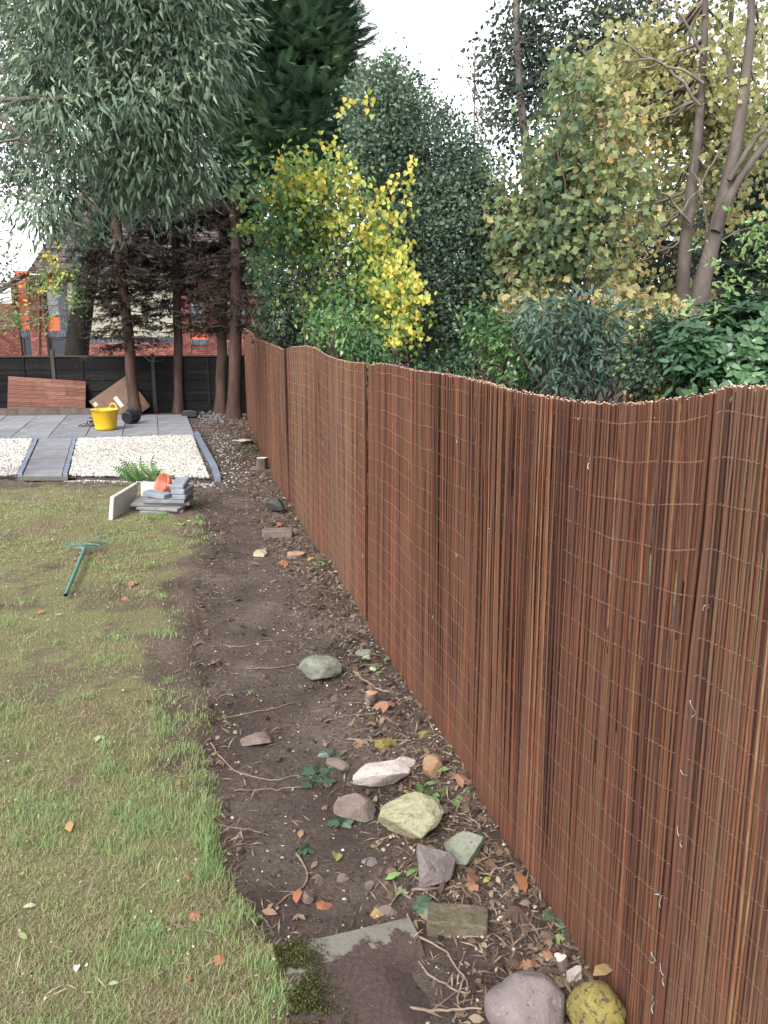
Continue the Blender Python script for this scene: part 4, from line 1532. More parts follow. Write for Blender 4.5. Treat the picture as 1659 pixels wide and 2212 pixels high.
def map_tone(p, n):
    return np.clip(0.36 + 0.8 * (fbm(p * .9 + 30, 2) - .5) + .17 * rng.normal(0, 1, n) + (p[:, 2] - 4.3) * .05 + (rng.random(n) < .10) * .35, 0, 1)


cluster_leaves(mb, cen, cd, 13, 0.17, T_MAPLE, (0.07, 0.125), map_tone, down=.7, out=.3, up=.5)
mb.build('crown', L_MAPLE, t_)
mb = MB()
q_ = 700
tt = rng.random(q_) * .42
sp = np.stack([np.interp(tt, np.linspace(0, 1, 5), tr[:, k]) for k in range(3)], -1)
dd = rdir(q_) * np.array([1, 1, .2])
put(mb, T_HEART, sp + unit(dd) * (.07 + .06 * rng.random((q_, 1))), dd + np.array([0, 0, -.8]), dd, .05 + .04 * rng.random(q_), .2 + .6 * rng.random(q_))
mb.build('ivy', L_IVY, t_)

# fallen-looking brown sapling leaves low down between maple and big trunks
y0 = 12.6
base = PD(1400, 820, y0)
base[2] = -.1
t_ = empty('maple_sapling', base, 'low maple sapling with curled tan-brown leaves in front of the twin trunks', 'sapling')
bl = [blob(1400, 690, 90, 45, y0, .6), blob(1340, 650, 70, 45, y0, .5), blob(1150, 660, 80, 50, y0, .5), blob(1460, 720, 70, 35, y0, .4)]
cen, cd, rd = sample_blobs(bl, 170, 0.7, 1.2, 0.40, 77)
limbs(t_, 'branches', M_BARK, np.array([base, base + [0, 0, 1.2], PD(1390, 690, y0), PD(1400, 640, y0)]), .03, cen, 20, cen, .005, .6, 4, .02, 150)
mb = MB()
cluster_leaves(mb, cen, cd, 8, .14, T_MAPLC, (.10, .16), lambda p, n: .62 + .3 * rng.random(n) - (rng.random(n) < .2) * .3, down=.9)
mb.build('foliage', L_MAPLE, t_)

# ------------------------------------------------------------------ big sycamore: two grey trunks at the right
y0 = 14.5


def pl_trunk(pts, y):
    return np.array([PD(u, v, y) for u, v in pts])


base = PD(1490, 900, y0)
base[2] = -.1
t_ = empty('sycamore_tree', base, 'tall sycamore with two smooth grey trunks and golden-yellow leaves at right', 'tree')
b_ = MB()
segs = [([(1470, 930), (1470, 700), (1478, 560), (1490, 440), (1508, 290), (1520, 150), (1525, -40), (1535, -380)], (.17, .03), 14.6),
        ([(1500, 930), (1500, 690), (1515, 600), (1550, 490), (1590, 330), (1608, 200), (1620, 60), (1628, -60), (1640, -400)], (.20, .03), 14.2),
        ([(1545, 500), (1585, 400), (1640, 330), (1700, 260)], (.10, .06), 14.1), ([(1575, 390), (1630, 300), (1690, 240)], (.055, .03), 14.0),
        ([(1515, 690), (1535, 580), (1555, 480)], (.09, .06), 14.6)]
allc = []
for pts, (ra, rb), yy_ in segs:
    w_ = pl_trunk(pts, yy_)
    if pts[0][1] == 930:
        w_[0, 2] = -.15
    tt = np.linspace(0, 1, len(w_))
    f = np.stack([np.interp(np.linspace(0, 1, 18), tt, w_[:, k]) for k in range(3)], -1)
    for _ in range(2):
        f[1:-1] = (f[:-2] + f[1:-1] * 2 + f[2:]) / 4
    f[1:-1] += rng.normal(0, .008, (16, 3))
    tube(b_, f, .86 * np.linspace(ra, rb, 18) * (1 + .04 * rng.normal(0, 1, 18)), 14)
    allc.append(f)
b_.build('trunk', M_BARKS, t_, smooth=True)
bl = [blob(1480, 120, 180, 140, y0, 1.4), blob(1600, 150, 140, 160, y0, 1.4), blob(1400, 200, 110, 130, y0, 1.1), blob(1440, 340, 120, 110, y0, 1.0), blob(1620, 330, 90, 120, y0, 1.0), blob(1540, -20, 200, 100, y0, 1.5), blob(1560, -200, 190, 130, y0, 1.5),
      blob(1400, 460, 80, 90, y0 + .5, .8), blob(1560, 440, 80, 70, y0 + .8, .8), blob(1380, 580, 80, 60, y0 + .5, .7), blob(1500, 640, 90, 40, y0 + 1, .7)]
cen, cd, rd = sample_blobs(bl, 1550, 0.6, 1.1, 0.485, 81)
cen[:, 1] += .9
kp = (cen[:, 1] > 14.7) | (rng.random(len(cen)) < .35)
cen, cd = cen[kp], cd[kp]
b_ = MB()
nodes = np.vstack([a_[6:] for a_ in allc])
sel = cen[rng.permutation(len(cen))[:70]]
nn = nodes[((sel[:, None] - (nodes - np.array([0, 0, .5]))[None]) ** 2).sum(-1).argmin(1)]
nb = []
for a_, q_ in zip(nn, sel):
    c = curve(a_, q_, -.05, 8, .03)
    tube(b_, c, np.linspace(.028, .008, 8), 5, caps=False)
    nb.append(c[1:])
# crossing bare branches
for pts, r in [([(1490, 480), (1450, 430), (1420, 400)], .03), ([(1510, 600), (1550, 520), (1600, 500), (1680, 480)], .022), ([(1500, 420), (1440, 480), (1380, 520)], .02), ([(1515, 230), (1440, 140), (1330, 90)], .03), ([(1520, 180), (1420, 130), (1340, 130)], .025),
               ([(1530, 600), (1525, 450), (1500, 380), (1495, 330)], .028), ([(1520, 120), (1470, 40), (1400, -20)], .03), ([(1600, 280), (1540, 350), (1500, 420)], .02)]:
    f = pl_trunk(pts, y0 - .1)
    tt = np.linspace(0, 1, len(f))
    f = np.stack([np.interp(np.linspace(0, 1, 9), tt, f[:, k]) for k in range(3)], -1)
    f[1:-1] += rng.normal(0, .025, (7, 3))
    tube(b_, f, np.linspace(r, r * .4, 9), 6)
    nb.append(f)
nodes = np.vstack(nb)
lc = cen[rng.permutation(len(cen))[:420]]
nn = nodes[((lc[:, None] - nodes[None]) ** 2).sum(-1).argmin(1)]
for a_, q_ in zip(nn, lc):
    tube(b_, curve(a_, q_, .03, 5, .05), np.linspace(.008, .003, 5), 3, caps=False)
b_.build('branches', M_BARK, t_, smooth=True)['kind'] = 'stuff'
mb = MB()
cluster_leaves(mb, cen, cd, 11, .20, T_MAPLE, (.07, .12), ramp_tone(.05, .95, .8, .6, 12), down=.8, out=.3, up=.4)
mb.build('crown', L_GOLD, t_)

# ------------------------------------------------------------------ background trees


def far_tree(name, label, bu, y0, bl, ncl, k, size, tm, mat, tone, seed, gap=.40, r0=.2, spread=.3, shell=.5, down=.3):
    base = PD(bu, 800, y0)
    base[2] = -.2
    t_ = empty(name, base, label, 'tree')
    cen, cd, rd = sample_blobs(bl, ncl, shell, .7, gap, seed)
    top = cen[cen[:, 2].argmax()]
    tr = np.array([base, base * .7 + top * .3, base * .35 + top * .65, top])
    tr[:, 0] += np.array([0, .1, -.1, 0])
    limbs(t_, 'branches', M_BARK, tr, r0, cen, 30, cen, .012, .3, 5, .03, 220)
    mb = MB()
    cluster_leaves(mb, cen, cd, k, spread, tm, size, tone, down=down)
    mb.build('crown', mat, t_)


far_tree('beech_tree', 'tall dark grey-green tree behind the maple against the bright sky', 1180, 24,
         [blob(1150, 60, 120, 120, 24, 2), blob(1250, 120, 120, 150, 24, 2), blob(1110, 190, 60, 120, 24, 1.2), blob(1120, -60, 120, 100, 24, 2), blob(1330, 40, 120, 120, 24, 2), blob(1230, 330, 100, 150, 24, 1.5), blob(1110, 300, 45, 60, 24, .8)],
         1300, 12, (.12, .20), T_RH, L_FAR, ramp_tone(.1, .8, .8, .6, 3), 91, .45, .22, .28)
far_tree('dark_conifer_tree', 'very dark conifer standing behind the twin grey trunks', 1620, 20,
         [blob(1600, 520, 110, 140, 20, 1.4), blob(1680, 420, 120, 180, 20, 1.5), blob(1560, 620, 90, 80, 20, 1.2), blob(1700, 600, 120, 120, 20, 1.4)],
         1300, 7, (.22, .40), T_SP, L_CON, lambda p, n: .25 * rng.random(n), 95, .33, .2, .2, .4)
far_tree('dark_hedge_tree', 'dark green tree filling the gap behind the maple and sapling', 1360, 19,
         [blob(1330, 600, 120, 90, 19, 1.2), blob(1420, 560, 90, 120, 19, 1.2), blob(1200, 640, 110, 70, 19, 1.2), blob(1100, 640, 80, 80, 19, 1.2), blob(1480, 660, 80, 60, 19, 1)],
         1000, 12, (.08, .15), T_RH, L_FAR, ramp_tone(.0, .5, .9, .6, 6), 97, .36, .12, .22)
far_tree('golden_tree', 'yellowing tree far behind at the upper right corner', 1640, 26,
         [blob(1600, 100, 130, 160, 26, 2), blob(1480, 250, 130, 150, 26, 2), blob(1650, 350, 100, 130, 26, 2), blob(1380, 420, 110, 120, 26, 1.6), blob(1300, 500, 100, 100, 26, 1.4)],
         900, 13, (.12, .18), T_MAPLE, L_MAPLE, lambda p, n: np.clip(.45 + .2 * rng.normal(0, 1, n), 0, 1), 99, .50, .25, .32)
far_tree('bare_birch_tree', 'slender almost leafless tree in the white gap right of the evergreen', 1050, 19,
         [blob(1040, 230, 30, 60, 19, .4), blob(1060, 300, 30, 50, 19, .4), blob(1020, 160, 20, 50, 19, .3)],
         60, 4, (.07, .12), T_RH, L_FAR, lambda p, n: .3 + .4 * rng.random(n), 101, .3, .05, .2)

# ------------------------------------------------------------------ shrubs behind the screen


def shrub(name, label, bu, y0, bl, ncl, k, spread, tm, size, mat, tone, seed, down=.2, out=.6, up=.6, gap=.36, shell=.35, whorl=False, r=.03):
    base = PD(bu, 900, y0)
    base[2] = -.15
    t_ = empty(name, base, label, 'shrub')
    cen, cd, rd = sample_blobs(bl, ncl, shell, 1.6, gap, seed)
    b_ = MB()
    for q_ in range(26):
        p0 = base + np.array([random.uniform(-.25, .25), random.uniform(-.2, .2), 0])
        tube(b_, curve(p0, cen[random.randrange(len(cen))], .0, 7, .04), np.linspace(r, r * .25, 7), 5, caps=False)
    b_.build('stems', M_TWIG, t_)
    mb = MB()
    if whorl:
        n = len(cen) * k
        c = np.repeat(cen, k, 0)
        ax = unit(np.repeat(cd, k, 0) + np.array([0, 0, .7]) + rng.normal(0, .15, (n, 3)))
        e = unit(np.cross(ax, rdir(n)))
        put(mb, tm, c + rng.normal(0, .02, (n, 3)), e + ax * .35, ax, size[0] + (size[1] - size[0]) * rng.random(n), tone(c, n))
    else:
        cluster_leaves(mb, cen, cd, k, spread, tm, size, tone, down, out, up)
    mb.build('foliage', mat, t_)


shrub('rhododendron', 'large dark green rhododendron with whorled leaves behind the screen at far right', 1600, 8.2,
      [blob(1560, 740, 120, 80, 8.2, .6), blob(1640, 720, 90, 90, 8.2, .6), blob(1480, 770, 70, 70, 8.0, .5), blob(1620, 800, 100, 60, 8.0, .5), blob(1520, 820, 80, 50, 8.0, .5), blob(1700, 760, 80, 100, 8.2, .6)],
      620, 8, 0, T_OV, (.09, .15), L_RHO, ramp_tone(.1, .92, 1.5, .6, 3), 111, whorl=True)
shrub('ivy_bush', 'rounded ivy bush with pale yellow-green flower heads left of the rhododendron', 1430, 8.4,
      [blob(1430, 760, 65, 75, 8.4, .45), blob(1400, 800, 60, 50, 8.4, .4), blob(1470, 820, 60, 60, 8.2, .4), blob(1440, 730, 50, 35, 8.4, .35)],
      620, 9, .07, T_HEART, (.035, .06), L_IVY, lambda p, n: np.clip(.35 + .35 * rng.random(n) + (fbm(p * 4 + 2, 2) > .57) * .5 * (rng.random(n) < .7), 0, 1), 113)
shrub('buddleia', 'loose shrub with narrow pointed grey-green leaves below the maple', 1240, 9.2,
      [blob(1240, 700, 90, 55, 9.2, .5), blob(1190, 740, 70, 60, 9.2, .5), blob(1290, 740, 60, 60, 9.2, .4), blob(1250, 800, 70, 40, 8.9, .4), blob(1180, 690, 60, 35, 9.2, .4), blob(1290, 690, 60, 30, 9.2, .4)],
      430, 9, .11, T_LANCE, (.09, .15), L_BUD, ramp_tone(.1, .9, 1.5, .6, 5), 117, down=.4, out=.9, gap=.46)
shrub('laurel', 'bright green laurel bush right below the pyramidal evergreen', 1090, 10.0,
      [blob(1090, 740, 75, 55, 10, .5), blob(1120, 790, 70, 40, 9.7, .4), blob(1050, 720, 50, 50, 10, .4), blob(1160, 770, 45, 40, 9.7, .4)],
      380, 9, .08, T_OV, (.06, .10), L_LAU, ramp_tone(.1, .95, 1.8, .6, 8), 119)
shrub('pieris', 'small green leafy bush with drooping sprays just behind the screen below the yellow shrub', 770, 8.4,
      [blob(760, 735, 60, 40, 8.4, .35), blob(790, 760, 50, 30, 8.3, .3), blob(720, 700, 60, 40, 8.5, .35)],
      200, 9, .07, T_OV, (.045, .08), L_LAU, ramp_tone(.1, .9, 2, .6, 9), 121, down=.6)
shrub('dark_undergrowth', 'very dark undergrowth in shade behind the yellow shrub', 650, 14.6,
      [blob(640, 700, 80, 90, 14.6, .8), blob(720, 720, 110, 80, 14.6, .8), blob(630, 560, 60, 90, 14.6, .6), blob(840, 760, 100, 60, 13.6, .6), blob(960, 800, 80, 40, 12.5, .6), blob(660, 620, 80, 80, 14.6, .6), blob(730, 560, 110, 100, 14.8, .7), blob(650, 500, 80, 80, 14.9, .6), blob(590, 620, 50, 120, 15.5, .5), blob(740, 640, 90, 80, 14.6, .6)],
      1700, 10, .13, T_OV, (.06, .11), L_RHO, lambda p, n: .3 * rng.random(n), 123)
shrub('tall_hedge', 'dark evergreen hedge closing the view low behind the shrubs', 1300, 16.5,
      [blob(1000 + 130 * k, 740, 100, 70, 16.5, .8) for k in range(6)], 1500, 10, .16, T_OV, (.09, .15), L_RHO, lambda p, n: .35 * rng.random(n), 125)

# light-green twig reaching in at the right edge
base = PD(1700, 700, 7.4)
t_ = empty('spindle_shrub', np.array([base[0] + .3, 7.4, -.1]), 'bare arching twigs with a few fresh lime-green leaves at the right edge', 'shrub')
b_ = MB()
mb = MB()
rootp = np.array([base[0] + .3, 7.4, -.1])
for pts in [[(1690, 620), (1600, 560), (1530, 570)], [(1690, 600), (1630, 540), (1610, 480)], [(1690, 640), (1580, 610), (1500, 660)], [(1690, 560), (1640, 520), (1655, 480)]]:
    f = np.array([rootp + np.array([0, 0, 1.2]), *[PD(u, v, 7.4) for u, v in pts]])
    tt = np.linspace(0, 1, len(f))
    f = np.stack([np.interp(np.linspace(0, 1, 9), tt, f[:, k]) for k in range(3)], -1)
    tube(b_, f, np.linspace(.008, .002, 9), 4, caps=False)
    for q_ in range(16):
        p = f[random.randint(4, 8)]
        e = p + rng.normal(0, .09, 3)
        tube(b_, np.array([p, (p + e) / 2 + rng.normal(0, .01, 3), e]), .0018, 3, caps=False)
        put(mb, T_OV, np.repeat(e[None], 5, 0) + rng.normal(0, .025, (5, 3)), rdir(5) + np.array([0, 0, .3]), rdir(5) + np.array([0, -.4, .8]), .05 + .03 * rng.random(5), .9 + .1 * rng.random(5))
tube(b_, curve(rootp, rootp + np.array([0, 0, 1.3]), 0, 5, .01), .014, 5)
b_.build('twigs', M_TWIG, t_)
mb.build('leaves', L_LAU, t_)

# ================================================================== HOUSE BEHIND
HY = 36.0
M_BRICK = m_noise('red_brick', [(0.1, (0.11, 0.040, 0.033)), (0.5, (0.19, 0.073, 0.058)), (0.9, (0.26, 0.12, 0.095))], 3, 5, 0.9, 0.3, 0.01, objrand=0.7, tone=.4)
M_MORTAR = m_plain('mortar', (0.20, 0.16, 0.145), 0.95, 0.1)
M_BLUEB = m_noise('blue_brick', [(0.1, (0.06, 0.068, 0.085)), (0.9, (0.14, 0.15, 0.18))], 3, 5, 0.8, 0.3, 0.01, objrand=0.6, tone=.4)
M_ORANGE = m_plain('orange_render', (0.44, 0.10, 0.055), 0.85, 0.2, 0.06, 4)
M_CREAM = m_plain('cream_render', (0.27, 0.26, 0.205), 0.9, 0.2, 0.06, 3)  # kept darker, the conifers' shade is put into the base colour
M_TILE = m_noise('brown_roof_tile', [(0.1, (0.028, 0.022, 0.021)), (0.5, (0.06, 0.047, 0.046)), (0.9, (0.125, 0.10, 0.094))], 5, 6, 0.85, 0.4, 0.02, tone=.5)
M_FRAME = m_plain('dark_window_frame', (0.045, 0.028, 0.024), 0.6)
m, nt, b, _ = _mat('window_glass')
b.inputs['Base Color'].default_value = (0.035, 0.042, 0.055, 1)
b.inputs['Roughness'].default_value = 0.08
b.inputs['Specular IOR Level'].default_value = 0.8
M_GLASS = m
M_PIPE = m_plain('brown_pipe', (0.11, 0.045, 0.035), 0.5)
M_TIMBER = m_plain('dark_timber', (0.05, 0.035, 0.03), 0.8)

hb = PD(300, 800, HY)
house = empty('brick_house', (hb[0], HY, 0), 'brick house with orange panels, cream render and brown tiled roof behind the back fence', 'house')


def rect(u0, v0, u1, v1, y):
    a, c = PD(u0, v1, y), PD(u1, v0, y)
    return PD(u0, 690, y)[0], PD(u1, 690, y)[0], a[2], c[2]


def hbox(name, u0, v0, u1, v1, dy, depth, mat, parent=None, z0=None):
    x0, x1, zb, zt = rect(u0, v0, u1, v1, HY)
    if z0 is not None:
        zb = z0
    b_ = MB()
    box(b_, ((x0 + x1) / 2, HY + dy + depth / 2, (zb + zt) / 2), (x1 - x0, depth, zt - zb))
    return b_.build(name, mat, parent or house)


# bodies and mortar backings
hbox('wall', 31, 592, 545, 765, 0.36, 6.0, M_BRICK, z0=-0.3)
hbox('side_wall', -60, 655, 31, 765, 0.37, 4.0, M_BRICK, z0=-0.3)
wallz = {}
brick_me = {}


def brick_mesh(L, H, mat):
    k = (round(L, 3), round(H, 3), mat.name)
    if k not in brick_me:
        b_ = MB()
        bbox(b_, (0, 0, 0), (L, 0.07, H), 0.006)
        brick_me[k] = b_.mesh('brick', mat)
    return brick_me[k]


BR = [0]
rest = MB()


def brick_zone(pname, u0, v0, u1, v1, dy, mat, parts=True, soldier=False):
    """backing pier of mortar plus brick courses standing proud of it"""
    x0, x1, zb, zt = rect(u0, v0, u1, v1, HY)
    if v1 > 760:
        zb -= 0.5
    b_ = MB()
    box(b_, ((x0 + x1) / 2, HY + dy + 0.2, (zb + zt) / 2), (x1 - x0, 0.36, zt - zb))
    w_ = b_.build(pname, M_MORTAR, house)
    L, H = (0.215, 0.065) if not soldier else (0.065, zt - zb - 0.01)
    z = zb + H / 2 + 0.005
    r = 0
    while z + H / 2 < zt + 0.02:
        x = x0 - (0.1125 if (r % 2 and not soldier) else 0)
        while x < x1 - 0.02:
            a0_, a1_ = max(x, x0), min(x + L, x1)
            if a1_ - a0_ > 0.03:
                cx_, ln = (a0_ + a1_) / 2, a1_ - a0_
                yb_ = HY + dy + random.uniform(-.003, .003)
                if parts and BR[0] < 300:
                    o = bpy.data.objects.new('brick', brick_mesh(ln, H, mat))
                    COL.objects.link(o)
                    o.parent = w_
                    o.matrix_parent_inverse = Matrix.Translation(-w_.location)
                    o.location = (cx_, yb_, z)
                    BR[0] += 1
                else:
                    bbox(rest, (cx_, yb_, z), (ln, 0.07, H), 0.006, m=0 if mat is M_BRICK else 1, a=random.uniform(-.6, .6))
            x += L + 0.012
        z += H + 0.012
        r += 1


brick_zone('low_wall', 172, 741, 374, 766, 0.0, M_BRICK)
brick_zone('pier', 66, 598, 100, 766, -0.15, M_BRICK)
brick_zone('low_wall', -20, 702, 30, 766, 0.0, M_BRICK, parts=True)
brick_zone('pier', 31, 600, 41, 766, -0.05, M_BRICK, parts=False)
brick_zone('pier', 376, 600, 410, 766, 0.0, M_BRICK, parts=False)
brick_zone('low_wall', 410, 735, 560, 766, 0.05, M_BRICK, parts=False)
brick_zone('pier', 446, 600, 486, 735, 0.05, M_BRICK, parts=False)
brick_zone('quoin', 129, 595, 147, 728, -0.02, M_BLUEB, parts=False)
brick_zone('soldier_course', 172, 728, 376, 741, 0.02, M_BLUEB, parts=False, soldier=True)
brick_zone('soldier_course', 41, 713, 66, 728, 0.02, M_BLUEB, parts=False, soldier=True)
brick_zone('soldier_course', 101, 714, 140, 729, 0.02, M_BLUEB, parts=False, soldier=True)
brick_zone('soldier_course', 410, 733, 446, 745, 0.0, M_BLUEB, parts=False, soldier=True)
ro = rest.build('brickwork', [M_BRICK, M_BLUEB], house)
ro['kind'] = 'stuff'
hbox('orange_panel', 41, 585, 66, 713, 0.05, 0.25, M_ORANGE)
hbox('orange_panel', 100, 684, 130, 714, 0.05, 0.25, M_ORANGE)
hbox('orange_panel', 100, 560, 130, 615, 0.05, 0.25, M_ORANGE)
hbox('orange_panel', 410, 704, 446, 733, 0.05, 0.25, M_ORANGE)
hbox('cream_panel', 147, 580, 376, 728, 0.08, 0.25, M_CREAM)


def window(u0, v0, u1, v1, dy):
    x0, x1, zb, zt = rect(u0, v0, u1, v1, HY)
    b_ = MB()
    t = 0.06
    for (cx_, cz, sx, sz) in ((x0 + t / 2, (zb + zt) / 2, t, zt - zb), (x1 - t / 2, (zb + zt) / 2, t, zt - zb), ((x0 + x1) / 2, zt - t / 2, x1 - x0 - 2 * t, t), ((x0 + x1) / 2, zb + t / 2, x1 - x0 - 2 * t, t)):
        box(b_, (cx_, HY + dy, cz), (sx, 0.08, sz))
    w_ = b_.build('window', M_FRAME, house)
    b_ = MB()
    box(b_, ((x0 + x1) / 2, HY + dy + 0.02, (zb + zt) / 2), (x1 - x0 - 2 * t + .004, 0.012, zt - zb - 2 * t + .004))
    b_.build('pane', M_GLASS, w_)


window(98, 615, 131, 684, 0.06)
window(43, 728, 66, 770, 0.06)
window(101, 729, 138, 768, 0.06)
window(410, 648, 446, 703, 0.04)
window(488, 640, 530, 703, 0.06)
b_ = MB()
p0, p1 = PD(84, 600, HY - .26), PD(84, 780, HY - .26)
tube(b_, np.array([p1, p0]), .04, 8)
b_.build('downpipe', M_PIPE, house)

# main roof: stepped tile courses


def roof(name, e0, e1, r0_, r1_, n, parent, thick=.03):
    """courses from eave edge e0-e1 up to ridge r0-r1"""
    b_ = MB()
    up = unit(np.cross(e1 - e0, r0_ - e0))
    if up[2] < 0:
        up = -up
    for k in range(n):
        t0, t1 = k / n, min(1.0, (k + 1.35) / n)
        ncol = 26
        for c_ in range(ncol):
            s0, s1 = (c_ + .5 * (k % 2)) / ncol, (c_ + 1 + .5 * (k % 2) - .03) / ncol
            s1 = min(s1, 1.0)
            if s0 >= 1:
                continue
            def at(s, t):
                return (e0 * (1 - s) + e1 * s) * (1 - t) + (r0_ * (1 - s) + r1_ * s) * t
            j = random.uniform(-.006, .006)
            V = [at(s0, t0) + up * (thick + j), at(s1, t0) + up * (thick + j), at(s1, t1), at(s0, t1), at(s0, t0) + up * (thick * .3 + j), at(s1, t0) + up * (thick * .3 + j)]
            b_.add(V, Q=[[0, 1, 2, 3], [4, 5, 1, 0]], a=random.uniform(-.6, .6))
    b_.add([e0 - up * .02, e1 - up * .02, r1_ - up * .02, r0_ - up * .02], Q=[[0, 1, 2, 3]])
    return b_.build(name, M_TILE, parent)


rf = roof('roof', PD(60, 585, HY - .5), PD(560, 595, HY - .5), PD(185, 392, HY + 3.4), PD(560, 392, HY + 3.4), 34, house)
b_ = MB()
tube(b_, np.array([PD(185, 390, HY + 3.4), PD(560, 390, HY + 3.4)]), .12, 8)
b_.build('ridge', M_TILE, rf)
b_ = MB()
a0, a1 = PD(60, 588, HY - .5), PD(560, 598, HY - .5)
tube(b_, np.array([a0, a1]), .06, 8)
b_.build('gutter', M_TIMBER, rf)
# small left wing gable with dark barge boards
pe, pr = PD(-60, 662, HY - .9), PD(52, 592, HY - .9)
rf2 = roof('porch_roof', pe, pe + np.array([0, .5, 0]), pr, pr + np.array([0, .5, 0]), 10, house)
b_ = MB()
for (pa, pb) in (((-60, 666), (54, 592)),):
    a0, a1 = PD(*pa, HY - 1.1), PD(*pb, HY - 1.1)
    tube(b_, np.array([a0, a1]), .11, 4)
b_.build('barge_board', M_TIMBER, rf2)

# ================================================================== THINGS
import bmesh
_bm = bmesh.new()
bmesh.ops.create_icosphere(_bm, subdivisions=4, radius=1.0)
_bm.verts.ensure_lookup_table()
ICO_V = np.array([v.co[:] for v in _bm.verts])
ICO_T = np.array([[v.index for v in f.verts] for f in _bm.faces])
_bm.free()


def gz(x, y):
    x, y = np.atleast_1d(x), np.atleast_1d(y)
    return float(max(soil_h(x, y)[0], lawn_h(x, y)[0]))


def on_ground(u, v):
    p = P(u, v, 0)
    for _ in range(4):
        p = P(u, v, gz(p[0], p[1]))
    return p


def m_rock(name, stops, lichen=None, lf=.55, scale=7):
    m, nt, b, _ = _mat(name)
    c = ramp(nt, noise(nt, scale, 8, .65), [(0.25, stops[0]), (0.5, stops[1]), (0.75, stops[2])])
    if lichen:
        k = ramp(nt, noise(nt, scale * .9, 6, .7, coord='Generated'), [(lf, (0, 0, 0)), (lf + .08, (1, 1, 1))])
        c = mix(nt, k, c, lichen)
    sp = ramp(nt, noise(nt, 90, 3, .6), [(.62, (0, 0, 0)), (.72, (1, 1, 1))])
    c = mix(nt, sp, c, (stops[0][0] * .5, stops[0][1] * .5, stops[0][2] * .5))
    nt.links.new(c, b.inputs['Base Color'])
    b.inputs['Roughness'].default_value = .9
    b.inputs['Specular IOR Level'].default_value = .2
    bump(nt, b, math_n(nt, 'ADD', noise(nt, 40, 8, .7), math_n(nt, 'MULTIPLY', noise(nt, 12, 4, .6), 1.5)), .7, .012)
    return m


RK_G = m_rock('grey_green_rock', ((0.099, 0.105, 0.081), (0.161, 0.167, 0.133), (0.223, 0.223, 0.186)), (0.124, 0.143, 0.081), .55)
RK_W = m_rock('white_quartz_rock', ((0.279, 0.236, 0.217), (0.409, 0.360, 0.335), (0.496, 0.465, 0.434)), (0.211, 0.167, 0.155), .60)
RK_P = m_rock('purple_rock', ((.115, .095, .094), (.165, .137, .135), (.22, .188, .184)), (.29, .25, .24), .60)
RK_Y = m_rock('cream_rock', ((0.216, 0.192, 0.120), (0.300, 0.276, 0.186), (0.336, 0.300, 0.216)), (0.180, 0.198, 0.102), .52)
RK_L = m_rock('yellow_lichen_rock', ((.12, .095, .035), (.20, .165, .05), (.25, .21, .075)), (.065, .052, .035), .52, 9)
RK_D = m_rock('dark_rock', ((0.028, 0.032, 0.029), (0.052, 0.058, 0.051), (0.088, 0.096, 0.080)), None)
RK_R = m_rock('reddish_rock', ((0.096, 0.069, 0.060), (0.150, 0.114, 0.099), (0.204, 0.162, 0.138)), (0.108, 0.090, 0.072), .55)
RK_B = m_rock('tan_stone', ((0.156, 0.090, 0.051), (0.240, 0.150, 0.090), (0.288, 0.198, 0.132)), None)


def rock(name, label, u, v, w, h, mat, seed, dep=.8, cuts=9, rot=0.0, tilt=0.0, sink=.2, smooth=False, hk=.85, amp=.10, cat='rock', group=None):
    """faceted stone: noise-swollen ball cut by planes; (u,v) = where its foot centre shows, w,h its shown size"""
    p = on_ground(u, v)
    k = math.sqrt(p[0] ** 2 + p[1] ** 2 + (CAM_H - p[2]) ** 2) / FPX
    r_ = np.random.default_rng(seed)
    V = ICO_V.copy()
    V = V * (0.88 + .4 * (fbm(V * 1.3 + seed, 3)[:, None] - .3))
    for c in range(cuts):
        nrm = unit(r_.normal(0, 1, 3) * np.array([1, 1, .8]))
        dcut = r_.uniform(.36, .74) if not smooth else r_.uniform(.55, .85)
        s = V @ nrm - dcut
        V = np.where(s[:, None] > 0, V - nrm * (s * .995)[:, None], V)
    amp = amp * .45
    rg = np.abs(fbm(V * 2.6 + seed * 3.1, 3) - .5) * 2
    V = V * (1 + 1.6 * amp * (fbm(V * 4 + seed, 4)[:, None] - .5) + amp * (fbm(V * 13 + seed, 3)[:, None] - .5) - .035 * np.clip(1 - rg / .08, 0, 1)[:, None])
    V = V / (np.abs(V).max(0))
    W, H = w * k / 2, h * k / 2 * hk
    V = V * np.array([W, W * dep, H])
    V = V @ rotx(tilt).T if tilt else V
    V = V @ rotz(rot).T
    V[:, 2] += H * (1 - 2 * sink * .7)
    b_ = MB()
    b_.add(V + p + np.array([0, W * dep * .6, 0]), T=ICO_T)
    o = b_.build(name, mat, loc=p, smooth=smooth)
    return tag(o, label, cat, group)


rk = 'rocks lying along the foot of the screen'
rock('rock', 'rounded grey-green cracked rock standing alone in the middle of the soil path', 690, 1476, 96, 70, RK_G, 1, .75, 8, .2, sink=.15, group=rk, amp=.28, smooth=True)
rock('rock', 'flat grey triangular stone sunk in the soil path', 552, 1614, 68, 36, RK_R, 21, .8, 7, .3, sink=.45, group=rk)
rock('rock', 'flat yellow-tinted stone half buried under the screen', 833, 1618, 52, 32, RK_L, 3, .6, 8, .1, sink=.4, group=rk)
rock('rock', 'small bright yellow lichen stone touching the screen foot', 912, 1596, 34, 20, RK_L, 4, .6, 8, sink=.3, group=rk)
rock('rock', 'long white and pink quartz rock lying at a slant', 820, 1712, 128, 72, RK_W, 5, .5, 10, .42, sink=.2, group=rk)
rock('rock', 'small pale stone at the upper end of the long white rock', 868, 1664, 62, 36, RK_W, 6, .7, 9, .2, sink=.3, group=rk)
